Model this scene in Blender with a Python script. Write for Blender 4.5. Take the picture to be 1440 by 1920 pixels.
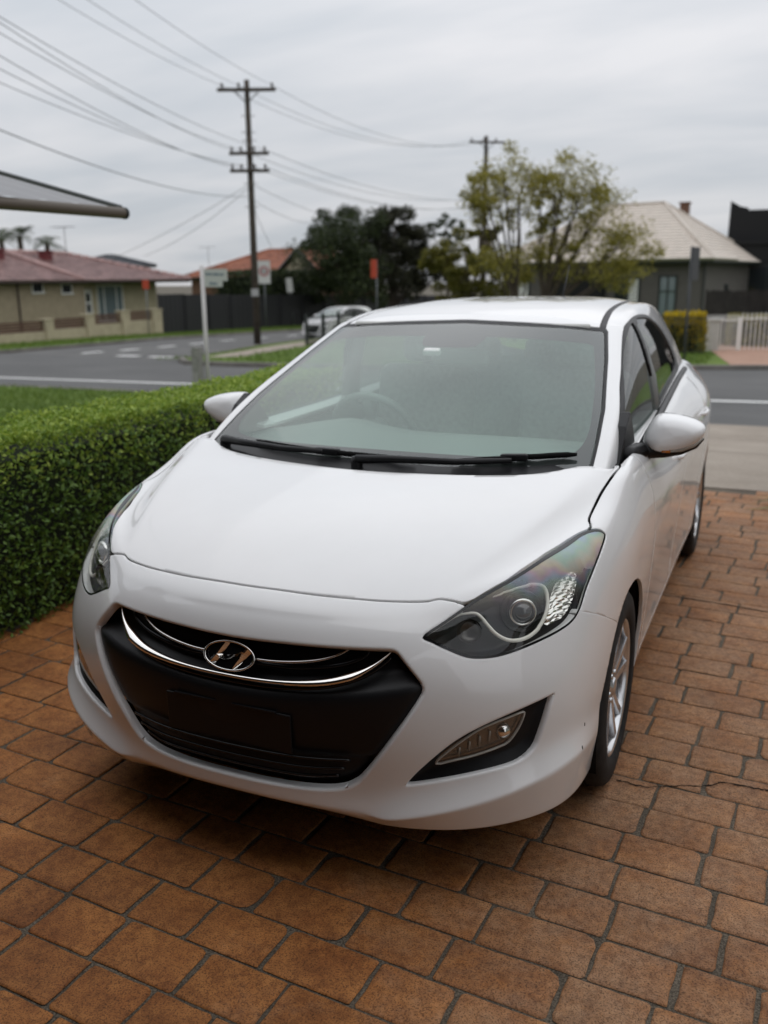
import bpy, bmesh, math, random
import numpy as np
from mathutils import Vector, Matrix, noise

rad = math.radians
scene = bpy.context.scene
for o in list(bpy.data.objects):
    bpy.data.objects.remove(o)

# ---------------------------------------------------------------- camera
CAM = Vector((1.2472, -2.6971, 1.5732)); YAW, PITCH, ROLL = 0.417125, 0.253405, -0.0078536
def camera():
    cd = bpy.data.cameras.new('camera'); co = bpy.data.objects.new('camera', cd); scene.collection.objects.link(co)
    cy, sy, cp, sp = math.cos(YAW), math.sin(YAW), math.cos(PITCH), math.sin(PITCH)
    fwd = Vector((-sy*cp, cy*cp, -sp)); right = Vector((cy, sy, 0)); up = right.cross(fwd)
    cr, sr = math.cos(ROLL), math.sin(ROLL)
    r2 = right*cr + up*sr; u2 = up*cr - right*sr
    m = Matrix.Identity(4)
    for i in range(3):
        m[i][0], m[i][1], m[i][2], m[i][3] = r2[i], u2[i], -fwd[i], CAM[i]
    co.matrix_world = m
    cd.sensor_fit = 'HORIZONTAL'; cd.sensor_width = 36; cd.lens = 1691.78/1440*36
    cd.clip_start = .05; cd.clip_end = 2000
    cd.dof.use_dof = True; cd.dof.focus_distance = 2.25; cd.dof.aperture_fstop = 3.6
    scene.camera = co
camera()

# ---------------------------------------------------------------- overcast sky, soft sun, exposure
SUN_AZ, SUN_EL = rad(35), rad(58)          # sun behind cloud, beyond the street
def light():
    w = bpy.data.worlds.new('World'); scene.world = w; w.use_nodes = True
    nt = w.node_tree; N, L = nt.nodes, nt.links; N.clear()
    out = N.new('ShaderNodeOutputWorld')
    sky = N.new('ShaderNodeTexSky'); sky.sky_type = 'NISHITA'; sky.sun_disc = False
    sky.sun_elevation = SUN_EL; sky.sun_rotation = SUN_AZ
    b1 = N.new('ShaderNodeBackground'); b1.inputs['Strength'].default_value = .07
    L.new(sky.outputs[0], b1.inputs['Color'])
    tc = N.new('ShaderNodeTexCoord')
    sp = N.new('ShaderNodeSeparateXYZ'); L.new(tc.outputs['Generated'], sp.inputs[0])
    # project the direction on a flat cloud deck
    ad = N.new('ShaderNodeMath'); ad.operation = 'ADD'; ad.inputs[1].default_value = .16; L.new(sp.outputs['Z'], ad.inputs[0])
    mx = N.new('ShaderNodeMath'); mx.operation = 'MAXIMUM'; mx.inputs[1].default_value = .06; L.new(ad.outputs[0], mx.inputs[0])
    dx = N.new('ShaderNodeMath'); dx.operation = 'DIVIDE'; L.new(sp.outputs['X'], dx.inputs[0]); L.new(mx.outputs[0], dx.inputs[1])
    dy = N.new('ShaderNodeMath'); dy.operation = 'DIVIDE'; L.new(sp.outputs['Y'], dy.inputs[0]); L.new(mx.outputs[0], dy.inputs[1])
    cb = N.new('ShaderNodeCombineXYZ'); L.new(dx.outputs[0], cb.inputs[0]); L.new(dy.outputs[0], cb.inputs[1])
    mp = N.new('ShaderNodeMapping'); mp.inputs['Scale'].default_value = (.55, 1.15, 1); mp.inputs['Rotation'].default_value = (0, 0, .35); L.new(cb.outputs[0], mp.inputs[0])
    n1 = N.new('ShaderNodeTexNoise'); n1.inputs['Scale'].default_value = 1.3; n1.inputs['Detail'].default_value = 6; n1.inputs['Roughness'].default_value = .5; n1.inputs['Distortion'].default_value = .25
    L.new(mp.outputs[0], n1.inputs['Vector'])
    cr = N.new('ShaderNodeValToRGB'); L.new(n1.outputs['Fac'], cr.inputs[0])
    e = cr.color_ramp.elements
    e[0].position = .36; e[0].color = (.50, .53, .57, 1)
    e[1].position = .66; e[1].color = (.68, .68, .70, 1)
    # the deck is brighter overhead, as an overcast sky is
    el = N.new('ShaderNodeMapRange'); el.inputs['From Min'].default_value = 0; el.inputs['From Max'].default_value = 1
    el.inputs['To Min'].default_value = .93; el.inputs['To Max'].default_value = 2.05; L.new(sp.outputs['Z'], el.inputs[0])
    ml = N.new('ShaderNodeVectorMath'); ml.operation = 'SCALE'; L.new(cr.outputs[0], ml.inputs[0]); L.new(el.outputs[0], ml.inputs['Scale'])
    b2 = N.new('ShaderNodeBackground'); L.new(ml.outputs[0], b2.inputs['Color']); b2.inputs['Strength'].default_value = 1.08
    mix = N.new('ShaderNodeMixShader'); mix.inputs[0].default_value = .94
    L.new(b1.outputs[0], mix.inputs[1]); L.new(b2.outputs[0], mix.inputs[2]); L.new(mix.outputs[0], out.inputs[0])
    sd = bpy.data.lights.new('sun', 'SUN'); so = bpy.data.objects.new('sun', sd); scene.collection.objects.link(so)
    sd.energy = .5; sd.angle = rad(110); sd.color = (1, .97, .93)
    d = Vector((math.sin(SUN_AZ)*math.cos(SUN_EL), math.cos(SUN_AZ)*math.cos(SUN_EL), math.sin(SUN_EL)))
    so.rotation_euler = (-d).to_track_quat('-Z', 'Y').to_euler(); so.location = d*50
light()
cy = scene.cycles
cy.max_bounces = 6; cy.diffuse_bounces = 3; cy.glossy_bounces = 3; cy.transmission_bounces = 4; cy.transparent_max_bounces = 10
cy.caustics_reflective = False; cy.caustics_refractive = False
vs = scene.view_settings
vs.view_transform = 'Standard'; vs.look = 'None'; vs.exposure = 0.0; vs.gamma = 1.0; vs.use_curve_mapping = False

# ---------------------------------------------------------------- helpers
COL = scene.collection
def tag(o, label=None, cat=None, group=None, kind=None):
    if label: o['label'] = label
    if cat: o['category'] = cat
    if group: o['group'] = group
    if kind: o['kind'] = kind
    return o
def empty(name, loc=(0, 0, 0), rz=0, label=None, cat=None, group=None):
    o = bpy.data.objects.new(name, None); COL.objects.link(o); o.location = loc; o.rotation_euler = (0, 0, rz)
    o.empty_display_size = .1
    return tag(o, label, cat, group)
def link(name, me, mat=None, parent=None, smooth=False):
    o = bpy.data.objects.new(name, me); COL.objects.link(o)
    if mat is not None and len(me.materials) == 0:
        for m in (mat if isinstance(mat, (list, tuple)) else [mat]): me.materials.append(m)
    if smooth:
        me.polygons.foreach_set('use_smooth', [True]*len(me.polygons))
    if parent: o.parent = parent
    return o
def mesh_obj(name, verts, faces, mat=None, parent=None, smooth=False):
    me = bpy.data.meshes.new(name)
    me.from_pydata([tuple(v) for v in verts], [], [tuple(f) for f in faces]); me.update()
    return link(name, me, mat, parent, smooth)
def np_obj(name, V, T, mat, parent=None, smooth=True):
    me = bpy.data.meshes.new(name)
    V = np.ascontiguousarray(V, np.float32); T = np.ascontiguousarray(T, np.int32)
    me.vertices.add(len(V)); me.vertices.foreach_set('co', V.ravel())
    k = T.shape[1]
    me.loops.add(T.size); me.loops.foreach_set('vertex_index', T.ravel())
    me.polygons.add(len(T)); me.polygons.foreach_set('loop_start', np.arange(0, T.size, k, dtype=np.int32))
    me.polygons.foreach_set('use_smooth', np.full(len(T), smooth))
    me.update(calc_edges=True); me.validate()
    return link(name, me, mat, parent)
class MB:
    """collects shapes into ONE mesh"""
    def __init__(s): s.v = []; s.f = []
    def add(s, vs, fs):
        n = len(s.v); s.v += [tuple(v) for v in vs]; s.f += [tuple(i + n for i in f) for f in fs]; return s
    def box(s, lo, hi, M=None):
        vs = [(x, y, z) for z in (lo[2], hi[2]) for y in (lo[1], hi[1]) for x in (lo[0], hi[0])]
        if M is not None: vs = [M @ Vector(v) for v in vs]
        return s.add(vs, [(0, 2, 3, 1), (4, 5, 7, 6), (0, 1, 5, 4), (2, 6, 7, 3), (0, 4, 6, 2), (1, 3, 7, 5)])
    def quad(s, a, b, c, d): return s.add([a, b, c, d], [(0, 1, 2, 3)])
    def prism(s, poly, lo, hi, axis='z'):
        n = len(poly)
        def P(p, h): return {'z': (p[0], p[1], h), 'y': (p[0], h, p[1]), 'x': (h, p[0], p[1])}[axis]
        vs = [P(p, lo) for p in poly] + [P(p, hi) for p in poly]
        fs = [tuple(range(n))[::-1], tuple(range(n, 2*n))] + [(i, (i+1) % n, n + (i+1) % n, n + i) for i in range(n)]
        return s.add(vs, fs)
    def tube(s, pts, r, n=8, cap=True):
        pts = [Vector(p) for p in pts]; rs = r if isinstance(r, (list, tuple)) else [r]*len(pts)
        up = None; base = len(s.v); rings = []
        for i, p in enumerate(pts):
            d = (pts[min(i+1, len(pts)-1)] - pts[max(i-1, 0)]).normalized()
            if up is None: up = Vector((0, 0, 1)) if abs(d.z) < .9 else Vector((1, 0, 0))
            a = (up - d*up.dot(d)).normalized(); b = d.cross(a); up = a
            rings.append([p + (a*math.cos(t) + b*math.sin(t))*rs[i] for t in [2*math.pi*k/n for k in range(n)]])
        vs = [v for rg in rings for v in rg]
        fs = [(i*n + k, i*n + (k+1) % n, (i+1)*n + (k+1) % n, (i+1)*n + k) for i in range(len(pts)-1) for k in range(n)]
        if cap: fs += [tuple(range(n))[::-1], tuple(range((len(pts)-1)*n, len(pts)*n))]
        return s.add(vs, fs)
    def lathe(s, prof, n=24, axis='z', c=(0, 0, 0), close=False):
        vs = []
        for r, h in prof:
            for k in range(n):
                t = 2*math.pi*k/n; a, b = r*math.cos(t), r*math.sin(t)
                p = {'z': (a, b, h), 'x': (h, a, b), 'y': (b, h, a)}[axis]
                vs.append((p[0]+c[0], p[1]+c[1], p[2]+c[2]))
        m = len(prof); rng = range(m if close else m-1)
        fs = [(i*n + k, i*n + (k+1) % n, ((i+1) % m)*n + (k+1) % n, ((i+1) % m)*n + k) for i in rng for k in range(n)]
        return s.add(vs, fs)
    def build(s, name, mat=None, parent=None, smooth=False, M=None, recalc=True):
        vs = [M @ Vector(v) for v in s.v] if M is not None else s.v
        me = bpy.data.meshes.new(name); me.from_pydata([tuple(v) for v in vs], [], s.f); me.update()
        if recalc:
            bm = bmesh.new(); bm.from_mesh(me); bmesh.ops.recalc_face_normals(bm, faces=bm.faces); bm.to_mesh(me); bm.free()
        return link(name, me, mat, parent, smooth)
def bevel(o, w, seg=2, angle=30):
    md = o.modifiers.new('bevel', 'BEVEL'); md.width = w; md.segments = seg; md.limit_method = 'ANGLE'; md.angle_limit = rad(angle); md.harden_normals = False
    return o
def by_angle(o, deg=40):
    me = o.data; me.polygons.foreach_set('use_smooth', [True]*len(me.polygons))
    me.set_sharp_from_angle(angle=rad(deg)); return o
def copy_tree(o, parent=None, loc=None, rz=None):
    c = o.copy(); COL.objects.link(c); c.parent = parent
    if loc is not None: c.location = loc
    if rz is not None: c.rotation_euler = (0, 0, rz)
    for ch in list(o.children): copy_tree(ch, c)
    return c

# ---------------------------------------------------------------- materials
MATS = {}
def nodes(name):
    m = bpy.data.materials.new(name); m.use_nodes = True
    nt = m.node_tree; return m, nt.nodes, nt.links, nt.nodes['Principled BSDF']
def mat(name, col, rough=.6, metal=0, coat=0, spec=.5, var=0, scale=8, bump=0, bscale=40, detail=4, trans=0, ior=1.45, coord='Object', second=None, emis=None, coat_r=.03):
    if name in MATS: return MATS[name]
    m, N, L, B = nodes(name); MATS[name] = m
    B.inputs['Base Color'].default_value = (*col, 1); B.inputs['Roughness'].default_value = rough; B.inputs['Metallic'].default_value = metal
    B.inputs['Coat Weight'].default_value = coat; B.inputs['Coat Roughness'].default_value = coat_r
    B.inputs['Specular IOR Level'].default_value = spec; B.inputs['IOR'].default_value = ior; B.inputs['Transmission Weight'].default_value = trans
    if var or bump:
        tc = N.new('ShaderNodeTexCoord')
    if var:
        n = N.new('ShaderNodeTexNoise'); n.inputs['Scale'].default_value = scale; n.inputs['Detail'].default_value = detail; n.inputs['Roughness'].default_value = .6
        L.new(tc.outputs[coord], n.inputs['Vector'])
        cr = N.new('ShaderNodeValToRGB'); L.new(n.outputs['Fac'], cr.inputs[0]); e = cr.color_ramp.elements
        c2 = second or tuple(min(1, c*(1+var)) for c in col); c1 = tuple(c*(1-var) for c in col)
        e[0].position = .3; e[0].color = (*c1, 1); e[1].position = .7; e[1].color = (*c2, 1)
        L.new(cr.outputs[0], B.inputs['Base Color'])
    if bump:
        n2 = N.new('ShaderNodeTexNoise'); n2.inputs['Scale'].default_value = bscale; n2.inputs['Detail'].default_value = 4
        L.new(tc.outputs[coord], n2.inputs['Vector'])
        bp = N.new('ShaderNodeBump'); bp.inputs['Strength'].default_value = bump; bp.inputs['Distance'].default_value = .01
        L.new(n2.outputs['Fac'], bp.inputs['Height']); L.new(bp.outputs[0], B.inputs['Normal'])
    if emis:
        B.inputs['Emission Color'].default_value = (*emis[0], 1); B.inputs['Emission Strength'].default_value = emis[1]
    return m
def thin_glass(name, tint=(.8, .9, .86), refl=1.0, dust=.0, dust_col=(.5, .52, .5), rough=.0, haze=None):
    """a single sheet: tinted see-through plus mirror reflection that grows towards grazing, plus a film of dust"""
    if name in MATS: return MATS[name]
    m, N, L, B = nodes(name); MATS[name] = m; N.remove(B); out = N['Material Output']
    tr = N.new('ShaderNodeBsdfTransparent'); tr.inputs[0].default_value = (*tint, 1)
    gl = N.new('ShaderNodeBsdfGlossy'); gl.inputs['Roughness'].default_value = rough
    fr = N.new('ShaderNodeFresnel')
    ge = N.new('ShaderNodeNewGeometry'); ir = N.new('ShaderNodeMapRange'); ir.inputs['To Min'].default_value = 1.5; ir.inputs['To Max'].default_value = 1/1.5   # a sheet mirrors alike from both sides
    L.new(ge.outputs['Backfacing'], ir.inputs[0]); L.new(ir.outputs[0], fr.inputs['IOR'])
    mu = N.new('ShaderNodeMath'); mu.operation = 'MULTIPLY'; mu.use_clamp = True; mu.inputs[1].default_value = 1.75*refl; L.new(fr.outputs[0], mu.inputs[0])
    mx = N.new('ShaderNodeMixShader'); L.new(mu.outputs[0], mx.inputs[0]); L.new(tr.outputs[0], mx.inputs[1]); L.new(gl.outputs[0], mx.inputs[2])
    last = mx
    if dust or haze:
        df = N.new('ShaderNodeBsdfDiffuse'); df.inputs[0].default_value = (*dust_col, 1)
        m2 = N.new('ShaderNodeMixShader'); m2.inputs[0].default_value = dust
        L.new(mx.outputs[0], m2.inputs[1]); L.new(df.outputs[0], m2.inputs[2]); last = m2
        if haze:
            haze(m, N, L, m2)
    L.new(last.outputs[0], out.inputs['Surface'])
    return m
# ---------------------------------------------------------------- terrain: level driveway, then falling away to the street
TY = [-60, 4.4, 9.6, 14, 22.5, 31, 40, 54, 80, 500]; TZ = [0, 0, -.45, -.65, -.95, -1.03, -1.25, -1.55, -1.8, -1.8]
def zt(y): return float(np.interp(y, TY, TZ))
def sheet(name, poly, dz, material, thick=0, parent=None, extra=()):
    """flat outline draped over the terrain; thick gives it a real edge"""
    bm = bmesh.new(); vs = [bm.verts.new((p[0], p[1], 0)) for p in poly]; f = bm.faces.new(vs)
    bmesh.ops.recalc_face_normals(bm, faces=[f])
    for y in TY[1:-1]:
        bmesh.ops.bisect_plane(bm, geom=bm.verts[:] + bm.edges[:] + bm.faces[:], plane_co=(0, y, 0), plane_no=(0, 1, 0))
    if f.is_valid and f.normal.z < 0: pass
    for fc in bm.faces:
        if fc.normal.z < 0: fc.normal_flip()
    if thick:
        r = bmesh.ops.extrude_face_region(bm, geom=bm.faces[:])
        top = [v for v in r['geom'] if isinstance(v, bmesh.types.BMVert)]; tops = set(top)
        for v in bm.verts: v.co.z = zt(v.co.y) + (dz if v in tops else dz - thick)
        bmesh.ops.recalc_face_normals(bm, faces=bm.faces)
    else:
        for v in bm.verts: v.co.z = zt(v.co.y) + dz
    bmesh.ops.triangulate(bm, faces=bm.faces)
    me = bpy.data.meshes.new(name); bm.to_mesh(me); bm.free()
    o = link(name, me, material, parent)
    if not parent: o['kind'] = 'structure'
    return o
def ribbon(name, pts, w, h, dz, material):
    """kerb: a box section that follows a line on the terrain"""
    b = MB(); P = []
    for a, c in zip(pts[:-1], pts[1:]):
        n = max(2, int(math.hypot(c[0]-a[0], c[1]-a[1])/1.5))
        P += [(a[0]+(c[0]-a[0])*i/n, a[1]+(c[1]-a[1])*i/n) for i in range(n)]
    P.append(pts[-1]); vs = []
    for i, p in enumerate(P):
        q, r = P[max(0, i-1)], P[min(len(P)-1, i+1)]; d = math.hypot(r[0]-q[0], r[1]-q[1]); n = (-(r[1]-q[1])/d, (r[0]-q[0])/d)
        z = zt(p[1]) + dz
        for u, k in ((-.5, -.3), (-.5, h-.02), (-.4, h), (.5, h), (.5, -.3)): vs.append((p[0]+n[0]*w*u, p[1]+n[1]*w*u, z+k))
    b.add(vs, [(i*5+j, i*5+j+1, (i+1)*5+j+1, (i+1)*5+j) for i in range(len(P)-1) for j in range(4)])
    o = b.build(name, material); o['kind'] = 'structure'; return o

def ground_materials():
    g = {}
    g['soil'] = mat('bare_soil', (.10, .085, .06), .95, var=.3, scale=.5)
    def noise_mix(name, cols, scales, rough, bump=0, bs=60, bd=.01):
        m, N, L, B = nodes(name); B.inputs['Roughness'].default_value = rough; B.inputs['Specular IOR Level'].default_value = .3
        tc = N.new('ShaderNodeTexCoord'); last = None
        for i, (c1, c2, s, lo, hi) in enumerate([(cols[2*k], cols[2*k+1], *scales[k]) for k in range(len(scales))]):
            n = N.new('ShaderNodeTexNoise'); n.inputs['Scale'].default_value = s; n.inputs['Detail'].default_value = 6; n.inputs['Roughness'].default_value = .6
            L.new(tc.outputs['Object'], n.inputs['Vector']); r = N.new('ShaderNodeValToRGB'); L.new(n.outputs['Fac'], r.inputs[0])
            r.color_ramp.elements[0].position = lo; r.color_ramp.elements[1].position = hi
            r.color_ramp.elements[0].color = (*c1, 1); r.color_ramp.elements[1].color = (*c2, 1)
            if last is None: last = r.outputs[0]
            else:
                x = N.new('ShaderNodeMix'); x.data_type = 'RGBA'; x.blend_type = 'MULTIPLY'; x.inputs[0].default_value = 1
                L.new(last, x.inputs[6]); L.new(r.outputs[0], x.inputs[7]); last = x.outputs[2]
        L.new(last, B.inputs['Base Color'])
        if bump:
            n = N.new('ShaderNodeTexNoise'); n.inputs['Scale'].default_value = bs; n.inputs['Detail'].default_value = 5; L.new(tc.outputs['Object'], n.inputs['Vector'])
            p = N.new('ShaderNodeBump'); p.inputs['Strength'].default_value = bump; p.inputs['Distance'].default_value = bd; L.new(n.outputs['Fac'], p.inputs['Height']); L.new(p.outputs[0], B.inputs['Normal'])
        MATS[name] = m; return m
    g['asphalt'] = noise_mix('asphalt', [(.092, .092, .091), (.125, .124, .122), (.8, .8, .8), (1.1, 1.1, 1.1)], [(.35, .35, .7), (90, .3, .7)], .85, .3, 120)
    g['asphalt2'] = noise_mix('old_asphalt', [(.105, .104, .102), (.145, .143, .139), (.8, .8, .8), (1.1, 1.1, 1.1)], [(.4, .35, .7), (60, .3, .7)], .9, .3, 100)
    g['concrete'] = noise_mix('concrete', [(.27, .228, .185), (.365, .315, .262), (.78, .78, .78), (1.1, 1.1, 1.1)], [(1.3, .3, .7), (45, .3, .7)], .85, .25, 90)
    g['kerb'] = noise_mix('kerb_concrete', [(.12, .11, .10), (.24, .225, .20), (.7, .7, .7), (1.1, 1.1, 1.1)], [(1.1, .3, .7), (30, .3, .7)], .9, .3, 60)
    g['grass'] = noise_mix('lawn', [(.068, .125, .016), (.145, .215, .036), (.65, .7, .6), (1.2, 1.15, 1.1)], [(.8, .3, .7), (25, .3, .7)], .9, .8, 60, .03)
    g['line'] = noise_mix('road_paint', [(.62, .62, .60), (.78, .78, .76), (.75, .75, .75), (1.05, 1.05, 1.05)], [(2.0, .3, .7), (40, .35, .6)], .7)
    g['pink'] = noise_mix('pink_paving', [(.34, .20, .14), (.42, .26, .19), (.8, .8, .8), (1.05, 1.05, 1.05)], [(1.0, .3, .7), (14, .3, .7)], .85)
    # stamped paving: ochre with darker burnt patches, grey worn film, dark pits and hair cracks
    m, N, L, B = nodes('stamped_paver'); MATS['stamped_paver'] = m; g['paver'] = m
    geo = N.new('ShaderNodeNewGeometry'); oi = N.new('ShaderNodeObjectInfo')
    def nz(s, d=5, r=.6, dist=0):
        n = N.new('ShaderNodeTexNoise'); n.inputs['Scale'].default_value = s; n.inputs['Detail'].default_value = d; n.inputs['Roughness'].default_value = r; n.inputs['Distortion'].default_value = dist
        L.new(geo.outputs['Position'], n.inputs['Vector']); return n.outputs['Fac']
    def ramp(f, a, b, c1, c2):
        r = N.new('ShaderNodeValToRGB'); L.new(f, r.inputs[0]); r.color_ramp.elements[0].position = a; r.color_ramp.elements[1].position = b
        r.color_ramp.elements[0].color = (*c1, 1); r.color_ramp.elements[1].color = (*c2, 1); return r.outputs[0]
    def mixc(fac, a, b, mode='MIX'):
        x = N.new('ShaderNodeMix'); x.data_type = 'RGBA'; x.blend_type = mode
        if isinstance(fac, (int, float)): x.inputs[0].default_value = fac
        else: L.new(fac, x.inputs[0])
        L.new(a, x.inputs[6]); L.new(b, x.inputs[7]); return x.outputs[2]
    base = ramp(nz(9, 6, .65), .3, .72, (.385, .145, .038), (.55, .243, .073))
    burnt = ramp(nz(3.4, 5, .65), .34, .66, (.55, .50, .47), (1.0, 1.0, 1.0))
    c = mixc(1.0, base, burnt, 'MULTIPLY')
    per = ramp(oi.outputs['Random'], 0, 1, (.90, .89, .89), (1.08, 1.07, 1.05)); c = mixc(1.0, c, per, 'MULTIPLY')
    # grey cement film where tyres and water have worn the colour off (east half, by the tyre track)
    sp = N.new('ShaderNodeSeparateXYZ'); L.new(geo.outputs['Position'], sp.inputs[0])
    wx = N.new('ShaderNodeMapRange'); wx.inputs['From Min'].default_value = .1; wx.inputs['From Max'].default_value = .95; wx.inputs['To Min'].default_value = .0; wx.inputs['To Max'].default_value = .32; L.new(sp.outputs['X'], wx.inputs[0])
    wn = N.new('ShaderNodeMath'); wn.operation = 'ADD'; L.new(nz(3.3, 8, .72), wn.inputs[0]); L.new(wx.outputs[0], wn.inputs[1])
    film = N.new('ShaderNodeMapRange'); film.inputs['From Min'].default_value = .60; film.inputs['From Max'].default_value = .90; film.inputs['To Max'].default_value = .50; L.new(wn.outputs[0], film.inputs[0])
    gc = ramp(nz(60, 3), .3, .7, (.28, .205, .14), (.40, .31, .225)); c = mixc(film.outputs[0], c, gc)
    pits = ramp(nz(210, 4, .75), .40, .50, (.22, .19, .17), (1, 1, 1)); c = mixc(.8, c, pits, 'MULTIPLY')
    mott = ramp(nz(34, 7, .75), .38, .58, (.60, .53, .48), (1.08, 1.06, 1.04)); c = mixc(.8, c, mott, 'MULTIPLY')
    vo = N.new('ShaderNodeTexVoronoi'); vo.feature = 'DISTANCE_TO_EDGE'; vo.inputs['Scale'].default_value = 22
    ds = N.new('ShaderNodeVectorMath'); ds.operation = 'ADD'; L.new(geo.outputs['Position'], ds.inputs[0])
    nv = N.new('ShaderNodeTexNoise'); nv.inputs['Scale'].default_value = 30; nv.inputs['Detail'].default_value = 4; L.new(geo.outputs['Position'], nv.inputs['Vector'])
    sc = N.new('ShaderNodeVectorMath'); sc.operation = 'SCALE'; sc.inputs['Scale'].default_value = .05; L.new(nv.outputs['Color'], sc.inputs[0]); L.new(sc.outputs[0], ds.inputs[1]); L.new(ds.outputs[0], vo.inputs['Vector'])
    hair = ramp(vo.outputs['Distance'], .0, .018, (.45, .42, .40), (1, 1, 1))
    hm = ramp(nz(7, 3), .52, .62, (0, 0, 0), (1, 1, 1)); c2 = mixc(1.0, c, hair, 'MULTIPLY'); c = mixc(hm, c, c2)
    L.new(c, B.inputs['Base Color']); B.inputs['Roughness'].default_value = .72; B.inputs['Specular IOR Level'].default_value = .35
    hb = N.new('ShaderNodeMath'); hb.operation = 'MULTIPLY_ADD'; hb.inputs[1].default_value = .5; L.new(nz(110, 5, .7), hb.inputs[0]); L.new(nz(16, 4), hb.inputs[2])
    bp = N.new('ShaderNodeBump'); bp.inputs['Strength'].default_value = .55; bp.inputs['Distance'].default_value = .006; L.new(hb.outputs[0], bp.inputs['Height']); L.new(bp.outputs[0], B.inputs['Normal'])
    g['joint'] = noise_mix('joint_cement', [(.085, .071, .054), (.165, .14, .108), (.35, .34, .32), (1.25, 1.22, 1.2)], [(5, .3, .7), (190, .36, .62)], .95, .6, 180, .006)
    return g
GM = ground_materials()
KERB_NEAR = [(-60, 9.6), (-12.94, 10.61), (-10.0, 10.9), (-2.6, 11.05)]
FAR_R = [(-16.44, 21.3), (-15.3, 20.05), (-13.88, 19.91), (-11.48, 20.3), (-6, 22.0), (-1.48, 24.4), (3.1, 26.2), (40, 41)]
KL = [(-60, 17.5), (-29.5, 18.6), (-26.2, 19.6), (-25.0, 22.5), (-24.9, 27.8), (-25.1, 31.6), (-25.3, 39.0), (-25.1, 43.6), (-24.5, 53.7), (-24, 120)]
ISL = [(-16.44, 21.3), (-16.9, 23.2), (-17.4, 26.2), (-17.8, 28.2), (-18.1, 32.4), (-18.4, 38.7), (-18.2, 60), (-18, 120)]
sheet('ground', [(-480, -58), (480, -58), (480, 480), (-480, 480)], -.16, GM['soil'])
road = sheet('road', [(-60, 9.6), (60, 12.4)] + [(60, 41), (40, 41)] + FAR_R[::-1][1:] + [(-16.44, 21.3), (-25, 22.5), (-26.2, 19.6), (-29.5, 18.6), (-60, 17.5)], -.04, GM['asphalt'])
sheet('side_road', [(-25, 22.4)] + ISL + KL[::-1][:7], -.036, GM['asphalt2'])
# white lines
def line(name, a, b, w, dz=-.032, parent=None):
    d = Vector((b[0]-a[0], b[1]-a[1])).normalized(); n = Vector((-d.y, d.x))*w/2
    o = sheet(name, [(a[0]+n.x, a[1]+n.y), (a[0]-n.x, a[1]-n.y), (b[0]-n.x, b[1]-n.y), (b[0]+n.x, b[1]+n.y)], dz, GM['line'], 0, parent); return o
line('painted_line', (-60, 8.2), (-10.1, 14.26), .28, -.034, road); line('painted_line', (-10.1, 14.26), (-.2, 15.6), .30, -.034, road); line('painted_line', (-.2, 15.6), (60, 26), .34, -.034, road)
line('painted_line', (-12.33, 10.75), (-12.63, 11.9), .09, -.034, road)
for a in [(-22.24, 23.3), (-21.9, 25.0), (-21.75, 27.1), (-21.8, 29.3), (-22.0, 31.9), (-22.1, 35.0), (-22.2, 38.2), (-22.2, 42)]:
    line('painted_dash', a, (a[0]+.03, a[1]+1.05), .30, -.030, road)
for x in (-20.3, -18.9): line('painted_dash', (x, 22.9), (x+.9, 22.95), .45, -.030, road)
sheet('verge', [(-60, 9.75), (-12.94, 10.76), (-10, 11.0), (-2.6, 11.1), (-2.6, 4.6), (-60, 3.5)], .07, GM['grass'], .25)
ribbon('kerb', KERB_NEAR, .16, .13, -.04, GM['kerb'])
sheet('front_lawn', [(-60, 3.5), (-2.6, 4.6), (-2.42, 4.4), (-2.42, -3.9), (-60, -3.9)], .02, GM['grass'], .2)
# far corner verge and right-hand verge
sheet('corner_verge', ISL[:7] + [(8, 60), (8, 28.5)] + [(3.1, 26.3), (-1.48, 24.5), (-6, 22.1), (-11.48, 20.4), (-13.88, 20.0), (-15.3, 20.15)], .06, GM['grass'], .3)
ribbon('kerb', ISL[::-1] + FAR_R[1:], .18, .13, -.04, GM['kerb'])
sheet('footpath', [(-16.1, 22.1), (-15.2, 22.9), (-16.0, 29.5), (-16.9, 34), (-17.6, 34), (-17.2, 29.0), (-16.5, 24.2)], .066, GM['concrete'])
sheet('far_driveway', [(-.2, 25.2), (3.5, 26.6), (4.0, 40), (-1.2, 40), (-1.2, 31.2)], .068, GM['pink'])
sheet('left_verge', [(-60, 17.6), (-29.5, 18.7), (-26.3, 19.7), (-25.1, 22.5), (-25.0, 27.8), (-25.2, 31.6), (-25.4, 39.0), (-25.2, 43.6), (-24.6, 53.7), (-24.1, 119), (-60, 119)], .06, GM['grass'], .3)
ribbon('kerb', KL, .18, .12, -.04, GM['kerb'])
# concrete crossing between paving and road, cast in bays
apron = sheet('crossing', [(-2.55, 4.40), (6, 4.72), (6, 11.55), (-2.55, 11.0)], -.012, GM['joint'], .1)
for k, (a, b) in enumerate(((4.42, 7.42), (7.45, 9.2), (9.23, 11.0))):
    for i in range(4):
        x0, x1 = -2.53 + i*2.13, -2.53 + (i+1)*2.13 - .03
        f = lambda x, y: (x, y + .0375*(x+2.55) + (.022*(x+2.55) if y > 10.9 else 0))
        sheet('concrete_bay', [f(x0, a), f(x1, a), f(x1, b), f(x0, b)], .003, GM['concrete'], .06, apron)
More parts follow.
